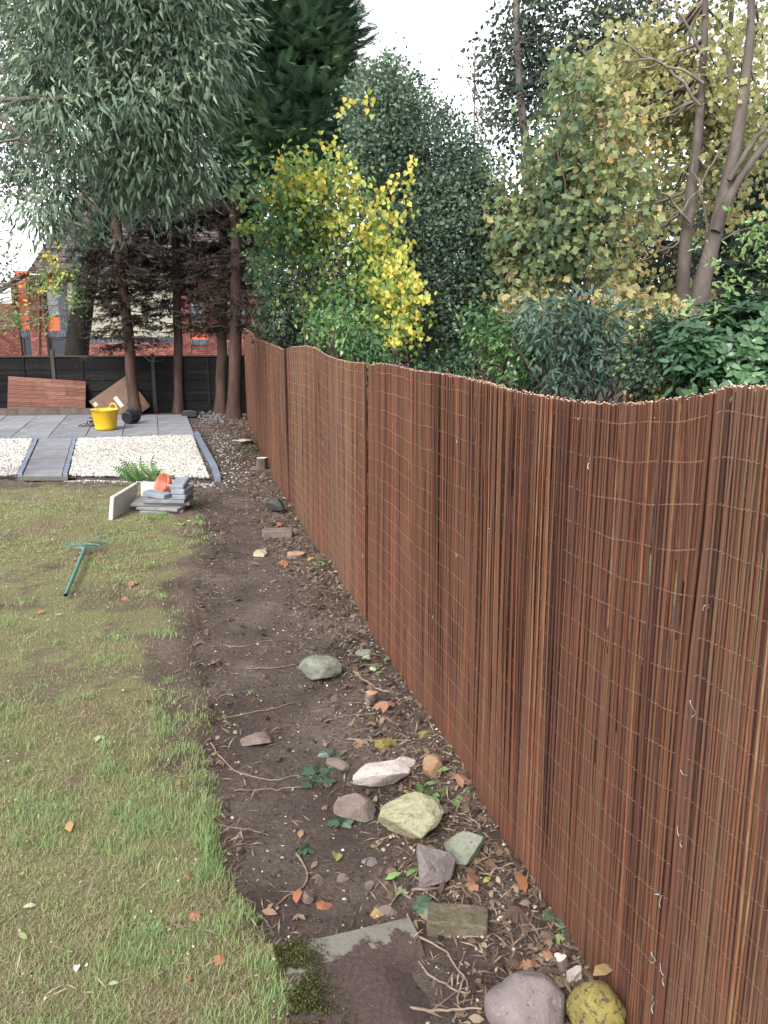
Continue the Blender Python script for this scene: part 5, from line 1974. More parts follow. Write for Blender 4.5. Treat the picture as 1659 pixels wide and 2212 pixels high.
rock('rock', 'round tan-brown stone close to the screen', 935, 1676, 44, 54, RK_B, 7, .8, 4, .3, sink=.15, smooth=True, group=rk)
rock('rock', 'flat grey stone under ivy leaves left of the white rock', 728, 1665, 58, 34, RK_R, 8, .7, 7, -.2, sink=.4, group=rk)
rock('rock', 'reddish-grey slanted rock below the long white rock', 764, 1780, 86, 66, RK_R, 9, .8, 8, -.3, sink=.25, group=rk)
rock('rock', 'large angular cream and green rock, biggest of the heap', 890, 1826, 128, 108, RK_Y, 10, .8, 12, .5, sink=.15, group=rk)
rock('rock', 'grey-green chunky rock right of the cream rock', 1002, 1868, 90, 96, RK_G, 11, .8, 10, -.4, sink=.15, group=rk)
rock('rock', 'purple-grey boulder below the cream rock', 932, 1922, 108, 100, RK_P, 52, .8, 9, .2, sink=.15, group=rk)
rock('rock', 'small dark round pebble beside orange leaves on the path', 664, 1952, 30, 26, RK_R, 13, .9, 2, smooth=True, sink=.2, group=rk)
rock('rock', 'big smooth purple boulder at the bottom edge of the photo', 1146, 2255, 158, 135, RK_P, 34, .75, 7, .1, sink=.1, hk=.8, amp=.06, smooth=True, group=rk)
rock('rock', 'bright yellow lichen-covered boulder at the bottom beside the screen', 1292, 2250, 112, 118, RK_L, 15, .8, 3, sink=.1, hk=.8, amp=.06, smooth=True, group=rk)
rock('rock', 'pale pinkish stone wedged above the two bottom boulders', 1240, 2128, 40, 42, RK_W, 16, .8, 9, sink=.2, group=rk)
rock('rock', 'dark blackish rock against the screen foot farther along', 598, 1110, 52, 42, RK_D, 17, .8, 8, sink=.15, group=rk)
rock('rock', 'pale greenish flat stone beyond the stumps', 564, 1203, 36, 20, RK_Y, 18, .7, 8, sink=.3, group=rk)
rock('rock', 'small grey stone at the foot of the pale stump', 546, 1016, 26, 12, RK_R, 19, .7, 8, sink=.3, group=rk)
rock('rock', 'little purple-grey stone lying under the purple boulder', 800, 1925, 24, 34, RK_R, 20, .7, 8, sink=.4, group=rk)
rock('rock', 'flat stone fragment right of the ivy seedling on the path', 838, 1978, 42, 22, RK_R, 22, .7, 8, sink=.4, group=rk)
rock('rock', 'thin blue-grey slate flake on the soil near the purple boulder', 800, 1870, 34, 22, RK_P, 23, .8, 9, .4, sink=.55, group=rk)
rock('rock', 'half-buried grey stone by the holly seedling', 740, 1905, 26, 22, RK_R, 24, .7, 8, sink=.45, group=rk)
rock('rock', 'flat mossy stone at the screen foot beyond the lone rock', 792, 1418, 50, 20, RK_G, 25, .7, 8, sink=.4, group=rk)

# old brick blocks
M_OLDB = m_rock('old_mossy_brick', ((0.056, 0.046, 0.034), (0.118, 0.093, 0.071), (0.186, 0.149, 0.118)), (0.074, 0.074, 0.031), .5, 10)
for (u, v, L, wd, H, rz, lab) in [(990, 2015, .215, .11, .065, -.12, 'crumbling mossy brick lying level in the soil below the purple boulder'),
                                  (598, 1162, .30, .14, .10, .10, 'grey stone block lying across the far part of the soil path')]:
    p = on_ground(u, v)
    b_ = MB()
    V = ICO_V.copy()
    V = np.sign(V) * np.abs(V) ** .18
    V = V / np.abs(V).max(0)
    V = V * (1 + .10 * (fbm(V * 3.1 + u, 4)[:, None] - .5)) * np.array([L / 2, wd / 2, H / 2])
    b_.add(V @ rotz(rz).T + p + np.array([0, wd * .3, H * .3]), T=ICO_T)
    tag(b_.build('brick_block', M_OLDB if v > 2000 else RK_R, loc=p), lab, 'brick')

# cut stumps
M_CUTW = m_noise('fresh_cut_wood', [(0.1, (.42, .34, .25)), (.9, (.62, .55, .46))], 14, 5, .8, .1)
M_CUTR = m_noise('old_cut_wood', [(0.1, (.22, .12, .08)), (.9, (.40, .24, .16))], 14, 5, .8, .1)


def stump(label, u, v, r, h, mat, lobes=2, amp=.12, lean=(0, 0)):
    p = on_ground(u, v)
    n = 28
    an = np.arange(n) * 2 * math.pi / n
    rr = r * (1 + amp * np.sin(an * lobes + 1) + .06 * np.sin(an * 5) + .04 * np.sin(an * 11))
    root = empty('tree_stump', p, label, 'stump', 'cut stumps by the screen')
    b_ = MB()
    rings = []
    for t, f in ((-.08, 1.35), (h * .4, 1.1), (h, 1.0)):
        rings.append(np.stack([np.cos(an) * rr * f + lean[0] * t, np.sin(an) * rr * f + lean[1] * t, np.full(n, t)], -1) + p)
    V = np.vstack(rings)
    i = np.arange(2)[:, None] * n
    j = np.arange(n)[None]
    b_.add(V, Q=np.stack([i + j, i + (j + 1) % n, i + n + (j + 1) % n, i + n + j], -1).reshape(-1, 4))
    b_.build('bark', M_BARK, root, smooth=True)
    b_ = MB()
    top = rings[-1] * 1.0
    c = top.mean(0)
    top = c + (top - c) * .97 + np.array([0, 0, .002])
    b_.add(np.vstack([top, c + np.array([0, 0, .006])]), T=[[k, (k + 1) % n, n] for k in range(n)])
    b_.add(np.vstack([rings[-1], top]), Q=[[k, (k + 1) % n, n + (k + 1) % n, n + k] for k in range(n)])
    b_.build('cut_face', mat, root)


stump('short stump with round pale cut top against the screen', 566, 1014, .072, .19, M_CUTW, 2, .06, (.1, -.55))
stump('low lobed stump with irregular bright white cut face', 523, 958, .13, .07, M_CUTW, 4, .28, (.3, -1.2))
stump('low stump with worn reddish-brown cut face on the path edge', 640, 1202, .075, .035, M_CUTR, 2, .08, (0, -.4))
stump('knobbly little stump with orange-brown top beyond the stone heap', 800, 1518, .030, .075, M_CUTR, 3, .15, (.1, -.4))
stump('tiny broken stump at the bottom near the pink wedged stone', 1218, 2095, .018, .045, M_CUTW, 3, .2, (-.3, .1))

# ------------------------------------------------------------------ concrete slab at the bottom
m, nt, b, _ = _mat('dirty_concrete')
conc = ramp(nt, noise(nt, 9, 8, .65), [(.2, (.115, .107, .09)), (.8, (.20, .187, .16))])
dirt = ramp(nt, noise(nt, 60, 7, .75), [(.3, (.040, .027, .024)), (.7, (.095, .069, .062))])
tc = nt.nodes.new('ShaderNodeTexCoord')
sx = nt.nodes.new('ShaderNodeSeparateXYZ')
nt.links.new(tc.outputs['Generated'], sx.inputs[0])
k = math_n(nt, 'ADD', math_n(nt, 'MULTIPLY', sx.outputs['Y'], 1.35), math_n(nt, 'MULTIPLY', noise(nt, 9, 7, .65), .95))
k = math_n(nt, 'SUBTRACT', k, math_n(nt, 'MULTIPLY', math_n(nt, 'SUBTRACT', sx.outputs['X'], .45), .45))
f = ramp(nt, k, [(.0, (0, 0, 0)), (.5, (0, 0, 0)), (1.0, (1, 1, 1))])
f = ramp(nt, k, [(.60, (1, 1, 1)), (.64, (0, 0, 0))]) if False else ramp(nt, math_n(nt, 'MULTIPLY', k, .55), [(.885, (0, 0, 0)), (.905, (1, 1, 1))])
c = mix(nt, f, dirt, conc)
nt.links.new(c, b.inputs['Base Color'])
b.inputs['Roughness'].default_value = .95
b.inputs['Specular IOR Level'].default_value = .15
bump(nt, b, math_n(nt, 'ADD', noise(nt, 50, 8, .7), noise(nt, 160, 4, .7)), .6, .01)
M_DCON = m
A_, B_ = on_ground(590, 2062), on_ground(884, 1998)
dA = unit((B_ - A_) * np.array([1, 1, 0]))
nA = np.array([dA[1], -dA[0], 0])
Lw = np.linalg.norm((B_ - A_)[:2])
slabc = (A_ + B_) / 2 + nA * .36
b_ = MB()
gridn = 40
S_, T_ = np.meshgrid(np.linspace(0, 1, gridn), np.linspace(0, 1, gridn))
W_ = .72
px_ = A_[None, None] + dA * (S_ * Lw)[..., None] + nA * (T_ * W_)[..., None]
zt = .020 - .055 * sstep(.60, 1.0, S_) * sstep(.12, .3, T_) - .05 * sstep(.45, 1.0, T_) + .004 * (n2(px_[..., 0], px_[..., 1], 20, 3) - .5) + .02 * sstep(.2, .9, T_) * (n2(px_[..., 0], px_[..., 1], 6, 3) - .35)
px_[..., 2] = zt
V = px_.reshape(-1, 3)
i = np.arange(gridn - 1)[:, None] * gridn
j = np.arange(gridn - 1)[None]
# generated Y must run towards the far edge: vertices are ordered far -> near
b_.add(V, Q=np.stack([i + j, i + gridn + j, i + gridn + j + 1, i + j + 1], -1).reshape(-1, 4))
edge = np.vstack([V[:gridn], V[:gridn] * np.array([1, 1, 0]) - np.array([0, 0, .06])])
b_.add(edge, Q=[[k, k + 1, gridn + k + 1, gridn + k] for k in range(gridn - 1)])
for col in (0, gridn - 1):
    e_ = V.reshape(gridn, gridn, 3)[:, col]
    ed = np.vstack([e_, e_ * np.array([1, 1, 0]) - np.array([0, 0, .06])])
    b_.add(ed, Q=[[k, gridn + k, gridn + k + 1, k + 1] for k in range(gridn - 1)])
slab_o = b_.build('concrete_slab', M_DCON, loc=(slabc[0], slabc[1], 0))
tag(slab_o, 'old concrete slab half covered by dark soil, with moss along its left side', 'slab')
M_MOSS = m_leaf('moss', [(0, (.028, .030, .012)), (.5, (.060, .063, .024)), (1, (.115, .118, .05))], .9, .15, .1)
mb = MB()
n = 14000
t = rng.random(n)
s = np.abs(rng.normal(0, .05, n)) + (rng.random(n) < .25) * rng.random(n) * .08
pp = A_[None] + dA * s[:, None] + nA * (t * .62)[:, None]
keep = n2(pp[:, 0], pp[:, 1], 13, 3, 4) > .46
pp = pp[keep]
n = len(pp)
pp[:, 2] = .022 + .020 * rng.random(n) * n2(pp[:, 0], pp[:, 1], 20, 2)
put(mb, T_SM, pp, rdir(n) * .7 + np.array([0, 0, .9]), rdir(n), .005 + .006 * rng.random(n), rng.random(n))
mb.build('moss', M_MOSS, slab_o)['kind'] = 'stuff'

# ------------------------------------------------------------------ pile of slabs, blocks and drain pipe
M_WCON = m_noise('white_concrete', [(.1, (.33, .32, .295)), (.9, (.50, .485, .455))], 9, 7, .85, .25, .004)
M_GSL = m_noise('grey_paving', [(.1, (.13, .128, .13)), (.9, (.23, .225, .225))], 8, 7, .85, .3, .004, objrand=.4)
M_BLK = m_noise('blue_grey_block', [(.1, (.15, .17, .205)), (.9, (.235, .255, .295))], 10, 7, .8, .25, .003, objrand=.3)
c0 = on_ground(335, 1112)
gzz = c0[2]


def slabthing(name, label, c, s, R, mat, cat, group='spare paving piled on the lawn', bev=.006):
    b_ = MB()
    bbox(b_, c, s, bev, R)
    return tag(b_.build(name, mat, loc=np.asarray(c) - np.array([0, 0, s[2] / 2])), label, cat, group)


def at(u, v, z):
    return P(u, v, z)


# white slab standing on its long edge, leaning right
f0_, f1_ = at(236, 1124, gzz), at(246, 1076, gzz + .24)
k0 = at(297, 1045, gzz + .24)
cx_ = (f1_ + k0) / 2
ang = math.atan2((k0 - f1_)[0], (k0 - f1_)[1])
R_ = rotz(-ang) @ roty(.14)
slabthing('white_slab', 'white concrete slab standing on edge and leaning against the slab pile', (cx_[0] - .035, cx_[1], gzz + .125), (.045, .80, .26), R_, M_WCON, 'slab')
cb = at(340, 1078, gzz)
slabthing('white_slab', 'white slab standing across the back of the pile behind the terracotta pipe', (cb[0] + .02, cb[1] + .02, gzz + .10), (.42, .045, .20), rotz(.05) @ rotx(-.12), M_WCON, 'slab')
c1 = at(335, 1110, gzz)
slabthing('paving_slab', 'lowest grey paving slab of the pile, nearly hidden in the grass', (c1[0] + .05, c1[1] + .22, gzz + .012), (.48, .42, .036), rotz(.06), M_GSL, 'slab')
slabthing('paving_slab', 'second grey paving slab of the pile, turned with a corner towards the lawn', (c1[0] + .06, c1[1] + .20, gzz + .050), (.50, .40, .036), rotz(-.22), M_GSL, 'slab')
slabthing('paving_slab', 'third grey paving slab of the pile, sticking out to both sides', (c1[0] + .02, c1[1] + .28, gzz + .087), (.64, .42, .036), rotz(.10), M_GSL, 'slab')
slabthing('paving_slab', 'topmost flat grey paving slab of the pile with a pale corner', (c1[0] + .09, c1[1] + .25, gzz + .125), (.46, .42, .038), rotz(.0), M_GSL, 'slab')
slabthing('paving_block', 'dark-sided blue-grey block lying askew on top of the slab pile', (c1[0] - .02, c1[1] + .20, gzz + .178), (.30, .14, .055), rotz(-.42) @ roty(.06), M_BLK, 'block')
for q_, (dz, dx, rz, lab) in enumerate([(.173, .265, .02, 'lowest blue-grey block of the three stacked at the right of the pile'), (.231, .262, -.03, 'middle blue-grey block of the three stacked at the right of the pile'),
                                       (.296, .235, .08, 'topmost blue-grey block of the three stacked at the right of the pile')]):
    slabthing('paving_block', lab, (c1[0] + dx, c1[1] + .22 + .01 * q_, gzz + dz), (.155, .36, .06), rotz(-.05 + rz) @ (rotx(.10) if q_ == 2 else np.eye(3)), M_BLK, 'block', bev=.012)
# terracotta drain fitting: wide hopper mouth and a branch collar
M_TERR = m_noise('terracotta_plastic', [(.1, (.30, .085, .050)), (.9, (.42, .135, .080))], 10, 5, .45, .1, .002, spec=.5)
pc = at(338, 1068, gzz + .32)
pc = np.array([c1[0] + .015, c1[1] + .40, gzz + .255])
dp = empty('drain_fitting', (pc[0], pc[1], gzz + .18), 'round terracotta drain gully fitting lying on the slab pile', 'pipe fitting')
Rax = rotz(-.75) @ rotx(math.radians(62))
b_ = MB()
lathe(b_, [(.005, -.09), (.055, -.09), (.06, -.06), (.075, -.03), (.105, -.01), (.118, .0), (.12, .05), (.112, .05), (.108, .0), (.06, -.03), (.045, -.07), (.0, -.07)], pc, 36, Rax)
b_.build('hopper', M_TERR, dp, smooth=True)
b_ = MB()
p2_ = pc + np.array([.085, -.06, -.06])
lathe(b_, [(.0, -.10), (.050, -.10), (.055, -.05), (.055, .06), (.066, .065), (.066, .11), (.058, .11), (.05, .06), (.0, .05)], p2_, 28, rotz(-.2) @ rotx(.25) @ roty(.2))
b_.build('branch_pipe', M_TERR, dp, smooth=True)

# ------------------------------------------------------------------ rake
M_RAKE = m_plain('green_painted_metal', (.045, .17, .14), .35, .5, .2, 20, .05, .2)
M_TINE = m_plain('worn_green_steel', (.13, .21, .20), .5, .5, .3, 30, .05, .5)
rh, rt = on_ground(143, 1298), on_ground(183, 1206)
rk_o = empty('leaf_rake', (rh + rt) / 2, 'green metal leaf rake lying tines-up on the lawn', 'rake')
b_ = MB()
p0, p1 = rh + np.array([0, 0, .045]), rt + np.array([0, 0, .075])
tube(b_, np.array([p0 * (1 - t) + p1 * t for t in np.linspace(0, 1, 6)]), .0155, 12, caps=False)
tube(b_, np.array([p0 * (1 - t) + p1 * t for t in np.linspace(0, .02, 2)]), .0135, 12, caps=False)
b_.build('handle', M_RAKE, rk_o, smooth=True)
b_ = MB()
dr = unit(p1 - p0)
tube(b_, np.array([p1 - dr * .05, p1 + dr * .03, p1 + dr * .09]), [.018, .018, .008], 10)
sd = unit(np.cross(dr, [0, 0, 1]))
b_.build('socket', M_TINE, rk_o, smooth=True)
b_ = MB()
arc = []
for k in range(13):
    a = math.radians(-62 + 124 * k / 12)
    arc.append(p1 + dr * (.02 + .15 * math.cos(a)) + sd * .14 * math.sin(a) * 1.05 + np.array([0, 0, .008]))
tube(b_, np.array(arc), .005, 6)
b_.build('cross_bar', M_TINE, rk_o, smooth=True)
for k in range(18):
    a = math.radians(-58 + 116 * k / 17)
    q0 = p1 + dr * .03
    q1 = p1 + dr * (.03 + .34 * math.cos(a * .9)) + sd * .25 * math.sin(a * .9) + np.array([0, 0, -.02])
    q2 = q1 + dr * .012 + np.array([0, 0, .05])
    tube_mb = MB()
    tube(tube_mb, np.array([q0, q0 * .5 + q1 * .5 + np.array([0, 0, .004]), q1, q1 + dr * .01 + np.array([0, 0, .012]), q2]), .0028, 4)
    tube_mb.build('tine', M_TINE, rk_o)

# ------------------------------------------------------------------ yellow tub
M_TUB = m_noise('yellow_plastic', [(.1, (.52, .29, .012)), (.6, (.60, .38, .018)), (.9, (.62, .41, .025))], 5, 5, .45, .05, .002, spec=.4)
pt = P(229, 928, .022)
tub = empty('flexible_tub', pt, 'bright yellow flexible garden tub standing on the patio', 'tub')
b_ = MB()
lathe(b_, [(.0, .006), (.175, .004), (.192, .015), (.20, .05), (.252, .375), (.262, .382), (.264, .395), (.256, .398), (.247, .385), (.19, .03), (.0, .025)], pt, 48)
b_.build('body', M_TUB, tub, smooth=True)
for (an, lift) in ((math.radians(68), .10), (math.radians(248), .035)):
    b_ = MB()
    ctr = pt + np.array([math.cos(an) * .255, math.sin(an) * .255, .385])
    tg = np.array([-math.sin(an), math.cos(an), 0])
    o_ = np.array([math.cos(an), math.sin(an), 0])
    path = [ctr + tg * .085 * math.cos(t) + np.array([0, 0, 1]) * lift * math.sin(t) + o_ * (.05 * math.sin(t) if lift < .05 else .0) for t in np.linspace(0, math.pi, 14)]
    tube(b_, np.array(path), .0145, 8)
    b_.build('handle', M_TUB, tub, smooth=True)

# ------------------------------------------------------------------ black bucket lying down
M_BLACK = m_plain('black_plastic', (.008, .010, .013), .4, .5, .3, 12, .05)
pb = P(275, 917, .022)
bk = empty('black_bucket', pb, 'black plastic bucket lying on its side right of the yellow tub', 'bucket')
ax = unit(np.array([.22, 1.0, .16]))
zb_ = ax
xb = unit(np.cross([0, 0, 1], zb_))
yb_ = np.cross(zb_, xb)
R_ = np.stack([xb, yb_, zb_], -1)
cb_ = pb + np.array([0, 0, .135])
b_ = MB()
lathe(b_, [(.0, .004), (.10, .003), (.118, .0), (.122, .012), (.128, .03), (.158, .25), (.166, .255), (.172, .27), (.172, .285), (.160, .285), (.150, .25), (.118, .02), (.0, .015)], cb_, 40, R_)
b_.build('body', M_BLACK, bk, smooth=True)
b_ = MB()
path = [cb_ + ax * (.262 - .06 * math.sin(t)) + xb * .178 * math.cos(t) - yb_ * .178 * math.sin(t) for t in np.linspace(0, math.pi, 18)]
tube(b_, np.array(path), .004, 6)
b_.build('bail_handle', m_plain('dull_wire', (.25, .25, .25), .4, .5, .1, 20, 0, .8), bk, smooth=True)
b_ = MB()
for s_ in (1, -1):
    bbox(b_, cb_ + ax * .262 + xb * .172 * s_, (.03, .05, .04), .006, R_)
b_.build('handle_lug', M_BLACK, bk)

# ------------------------------------------------------------------ patterned work glove behind the tub
M_GLOVE = m_noise('black_white_knit', [(.45, (.012, .012, .012)), (.5, (.22, .22, .21)), (.58, (.25, .25, .24)), (.62, (.015, .015, .015))], 16, 2, .9, .2, .004)
pg = P(197, 921, .022)
gl = empty('work_glove', pg, 'crumpled black and white work glove lying left of the yellow tub', 'glove')
b_ = MB()
V = ICO_V * (1 + .35 * (fbm(ICO_V * 2.2 + 3, 3)[:, None] - .5)) * np.array([.085, .07, .10])
V[:, 2] = np.maximum(V[:, 2] + .085, .001)
b_.add(V + pg, T=ICO_T)
b_.build('palm', M_GLOVE, gl, smooth=True)
for q_, (a, L) in enumerate([(math.radians(170), .17), (math.radians(184), .20), (math.radians(198), .19), (math.radians(212), .15), (math.radians(140), .11)]):
    b_ = MB()
    d = np.array([math.cos(a), math.sin(a), 0])
    s0 = pg + d * .05 + np.array([0, 0, .035])
    c = np.array([s0, s0 + d * L * .4 + np.array([0, 0, .01]), s0 + d * L * .75 - np.array([0, 0, .005]), s0 + d * L - np.array([0, 0, .02])])
    tube(b_, c, [.02, .018, .016, .010], 8)
    b_.build('finger', M_GLOVE if q_ % 2 else m_plain('dark_rubber', (.05, .045, .04), .8), gl, smooth=True)

# ------------------------------------------------------------------ brown staved board against the fence
M_STAVE = m_noise('brown_stave', [(.1, (.080, .033, .026)), (.5, (.125, .057, .042)), (.9, (.19, .10, .077))], 5, 6, .75, .3, .003, stretch=(1, 1, 8), objrand=.45)
q00, q10, q11, q01 = PD(16, 888, 18.75), PD(185, 890, 18.9), PD(186, 824, 19.15), PD(18, 813, 19.05)
bd = empty('wooden_board', (q00 + q10) / 2, 'reddish-brown staved wooden board leaning on the dark back fence', 'board')
rows = 8
nfw = unit(np.cross(q10 - q00, q01 - q00))
if nfw[1] > 0:
    nfw = -nfw
for r in range(rows):
    x = 0.0
    while x < 1:
        L = min(random.uniform(.22, .5), 1 - x)
        if 1 - x - L < .1:
            L = 1 - x
        g_ = .0012
        cs = [quad_pt(q00, q10, q11, q01, s, t) for s, t in ((x + g_, r / rows + .004), (x + L - g_, r / rows + .004), (x + L - g_, (r + 1) / rows - .004), (x + g_, (r + 1) / rows - .004))]
        jj = nfw * random.uniform(0, .002)
        V = np.array([c + nfw * .02 + jj for c in cs] + [c for c in cs])
        b_ = MB()
        b_.add(V, Q=[[0, 1, 2, 3], [7, 6, 5, 4], [4, 5, 1, 0], [5, 6, 2, 1], [6, 7, 3, 2], [7, 4, 0, 3]])
        b_.build('stave', M_STAVE, bd, loc=cs[0])
        x += L

# ------------------------------------------------------------------ flattened cardboard box
M_CARD = m_noise('cardboard', [(.1, (.115, .074, .052)), (.9, (.17, .112, .080))], 4, 6, .9, .15, .003)
M_LABEL = m_plain('white_label', (.42, .42, .47), .6, .3, .05, 20, 0)
M_INK = m_plain('dark_print', (.085, .05, .035), .8, .2, .1, 20, 0)
cl, ct, cr_ = PD(193, 868, 18.85), PD(272, 813, 19.15), PD(317, 881, 19.05)
ex = unit(ct - cl)
ey = cr_ - ct
ey = unit(ey - ex * ey.dot(ex))
wl_, hl_ = np.linalg.norm(ct - cl), np.linalg.norm(cr_ - ct)
en = np.cross(ex, ey)
if en[1] > 0:
    en = -en
cbx = empty('cardboard_box', cl * .5 + cr_ * .5 - np.array([0, 0, .3]), 'flattened brown cardboard box with white labels leaning behind the leaning conifer trunk', 'cardboard')


def cpt(a, b, d=0):
    return cl + ex * a * wl_ + ey * b * hl_ + en * d


def csheet(name, mat, a0, b0, a1, b1, d, th, parent=cbx, skew=0.0, n=7):
    b_ = MB()
    S_, T_ = np.meshgrid(np.linspace(a0, a1, n), np.linspace(b0, b1, n))
    wv = .006 * np.sin(S_ * 7) * np.cos(T_ * 5) if th > .003 else 0 * S_ + .006 * np.sin(S_ * 7) * np.cos(T_ * 5)
    F = cl + ex * ((S_ + skew * (T_ - b0)) * wl_)[..., None] + ey * (T_ * hl_)[..., None] + en * (d + wv)[..., None]
    Bk = F - en * th
    V = np.vstack([F.reshape(-1, 3), Bk.reshape(-1, 3)])
    i = np.arange(n - 1)[:, None] * n
    j = np.arange(n - 1)[None]
    q = np.stack([i + j, i + j + 1, i + n + j + 1, i + n + j], -1).reshape(-1, 4)
    N_ = n * n
    per = list(range(n)) + [n * k + n - 1 for k in range(1, n)] + [n * (n - 1) + k for k in range(n - 2, -1, -1)] + [n * k for k in range(n - 2, 0, -1)]
    side = [[per[k], per[(k + 1) % len(per)], per[(k + 1) % len(per)] + N_, per[k] + N_] for k in range(len(per))]
    b_.add(V, Q=np.vstack([q, q[:, ::-1] + N_, side]))
    return b_.build(name, mat, parent)


csheet('back_panel', M_CARD, .0, -.02, 1.03, 1.0, -.02, .008)
pan = csheet('front_panel', M_CARD, .01, .02, .97, .74, .01, .008)
csheet('flap', M_CARD, .05, .76, 1.0, 1.02, .004, .007)
csheet('label', M_LABEL, .47, .28, .56, .60, .0135, .0015, pan)
csheet('label', M_LABEL, .035, .10, .11, .20, .0135, .0015, pan)
for (a, b, w_, h_) in [(.22, .18, .015, .14), (.245, .20, .012, .10), (.20, .38, .012, .16), (.225, .40, .03, .012), (.225, .47, .03, .012), (.22, .56, .05, .012), (.22, .60, .012, .08), (.26, .60, .012, .08), (.40, .30, .012, .14),
                       (.42, .50, .012, .12), (.70, .30, .012, .10), (.86, .16, .03, .05), (.60, .60, .14, .015), (.60, .64, .10, .012), (.10, .45, .02, .04)]:
    csheet('print_mark', M_INK, a, b, a + w_, b + h_, .0132, .001, pan, n=3)
for k in range(5):
    csheet('print_mark', M_INK, .84 + .0 * k, .80 + .04 * k, .90, .825 + .04 * k, .0072, .001, n=3)
b_ = MB()

# black plastic tray on the soil at the patio corner
pt2 = P(411, 899, .0)
tr_o = empty('plastic_tray', pt2, 'small black plastic tray on the soil at the patio corner', 'tray')
b_ = MB()
for (cx_, cy_, sx_, sy_, sz_, zc) in ((0, 0, .34, .22, .012, .02), (-.17, 0, .012, .22, .09, .06), (.17, 0, .012, .22, .09, .06), (0, -.11, .34, .012, .09, .06), (0, .11, .34, .012, .09, .06)):
    bbox(b_, pt2 + np.array([cx_, cy_, zc]), (sx_ - .002, sy_, sz_), .003)
b_.build('body', M_BLACK, tr_o)
b_ = MB()
tube(b_, np.array([pt2 + np.array([x, -.12, .10 + .03 * math.cos(x * 9)]) for x in np.linspace(-.13, .13, 8)]), .01, 6)
b_.build('handle', M_BLACK, tr_o)

# rubble heap by the conifers
g = MB()
n = 260
uu = 430 + 100 * rng.random(n)
vv = 902 + rng.normal(0, 7, n)
p = np.array([P(a, c) for a, c in zip(uu, vv)])
p[:, 2] = soil_h(p[:, 0], p[:, 1]) + .03 * rng.random(n) + .01
stones(g, p, .02 + .05 * rng.random(n) ** 2, .25 * rng.random(n))
tag(g.build('rubble', m_leaf('grey_rubble', [(0, (.08, .07, .068)), (.5, (.18, .17, .165)), (1, (.26, .25, .245))], .9, 0, .2)), 'heap of broken grey rubble chips at the foot of the conifers', 'rubble', kind='stuff')

# ------------------------------------------------------------------ fern
pf = on_ground(318, 1040)
fe = empty('fern_plant', pf, 'small green fern growing at the front edge of the white gravel', 'fern')
for k, (a, L, tl) in enumerate([(-1.25, .42, .5), (-.9, .45, .9), (-.55, .40, 1.1), (-.2, .36, 1.3), (.15, .50, 1.5), (.5, .45, 1.1), (.85, .42, .8), (1.2, .34, .5), (2.6, .3, .6), (-2.4, .3, .5), (.3, .3, .9), (-.7, .3, .6)]):
    mb = MB()
    d = np.array([math.sin(a), -.25 + .1 * (k % 3), tl])
    put(mb, T_FERN, pf[None] + np.array([[.16 * math.sin(a) - .05 + (.1 if k in (4, 5) else 0), .04 * math.cos(k), 0]]), d[None], np.array([[0.3 * math.sin(k), -.6, .5]]), L * .85, np.array([.6 + .4 * random.random()]))
    mb.build('frond', L_LAU, fe)

# ------------------------------------------------------------------ weeds, ivy and holly seedlings on the soil


def weed(name, label, u, v, n, spread, tm, size, mat, tone, h=.03, cat='plant', group='seedlings on the soil'):
    p = on_ground(u, v)
    root = empty(name, p, label, cat, group)
    b_, mb = MB(), MB()
    for k in range(n):
        e = p + np.array([random.gauss(0, spread), random.gauss(0, spread), random.uniform(.2, 1) * h])
        e[2] = max(e[2], gz(e[0], e[1]) + .012)
        tube(b_, np.array([p, (p + e) / 2 + np.array([0, 0, .01]), e]), .0012, 3, caps=False)
        put(mb, tm, e[None], (rdir(1) * np.array([1, 1, .2]) + np.array([0, -.2, -.1])), rdir(1) * .35 + np.array([[0, -.2, 1.]]), size[0] + (size[1] - size[0]) * random.random(), np.array([tone + random.uniform(-.15, .15)]))
    b_.build('stem', M_TWIG, root)
    mb.build('leaves', mat, root)


weed('ivy_seedling', 'dark ivy plant with glossy leaves left of the long white rock', 690, 1672, 13, .06, T_MAPLE, (.05, .08), L_IVY, .35)
weed('ivy_seedling', 'single pair of dark ivy leaves at the reddish-grey rock', 742, 1775, 4, .035, T_MAPLE, (.06, .08), L_IVY, .4)
weed('holly_seedling', 'small spiky dark holly seedling on the bare path', 665, 1838, 7, .02, T_OV, (.04, .055), L_RHO, .2)
weed('ivy_seedling', 'ivy sprig with upright leaves left of the crumbling brick', 926, 1985, 6, .03, T_MAPLE, (.05, .075), L_IVY, .45, .06)
weed('ivy_seedling', 'ivy leaves at the screen foot above the pink wedged stone', 1214, 2020, 6, .04, T_MAPLE, (.04, .06), L_IVY, .5)
weed('weed', 'pale green weed leaves right of the orange leaf at the bottom of the path', 885, 1905, 4, .04, T_OV, (.06, .08), L_LAU, .9)
weed('weed', 'tangle of green leaves between the cream rock and the screen', 940, 1735, 16, .07, T_OV, (.05, .085), L_LAU, .75, .05)
weed('weed', 'green leaf rosette on the lawn edge left of the flat triangular stone', 465, 1565, 6, .05, T_OV, (.03, .045), L_LAU, .8)
weed('weed', 'small weed on the soil path beyond the flat triangular stone', 535, 1500, 5, .03, T_OV, (.03, .045), L_LAU, .8)
weed('weed', 'green plant tuft at the lawn edge by the slab pile', 400, 1132, 6, .06, T_OV, (.05, .08), L_YEL, .5)
weed('weed', 'leafy weed at the screen foot beside the white ivy leaf', 815, 1445, 12, .09, T_OV, (.04, .06), L_LAU, .6, .06)
weed('weed', 'green weeds at the screen foot near the orange stump', 720, 1225, 10, .08, T_OV, (.05, .08), L_LAU, .7, .08)
weed('weed', 'weedy green patch around the lobed white stump', 560, 975, 26, .20, T_OV, (.06, .10), L_LAU, .5, .12)
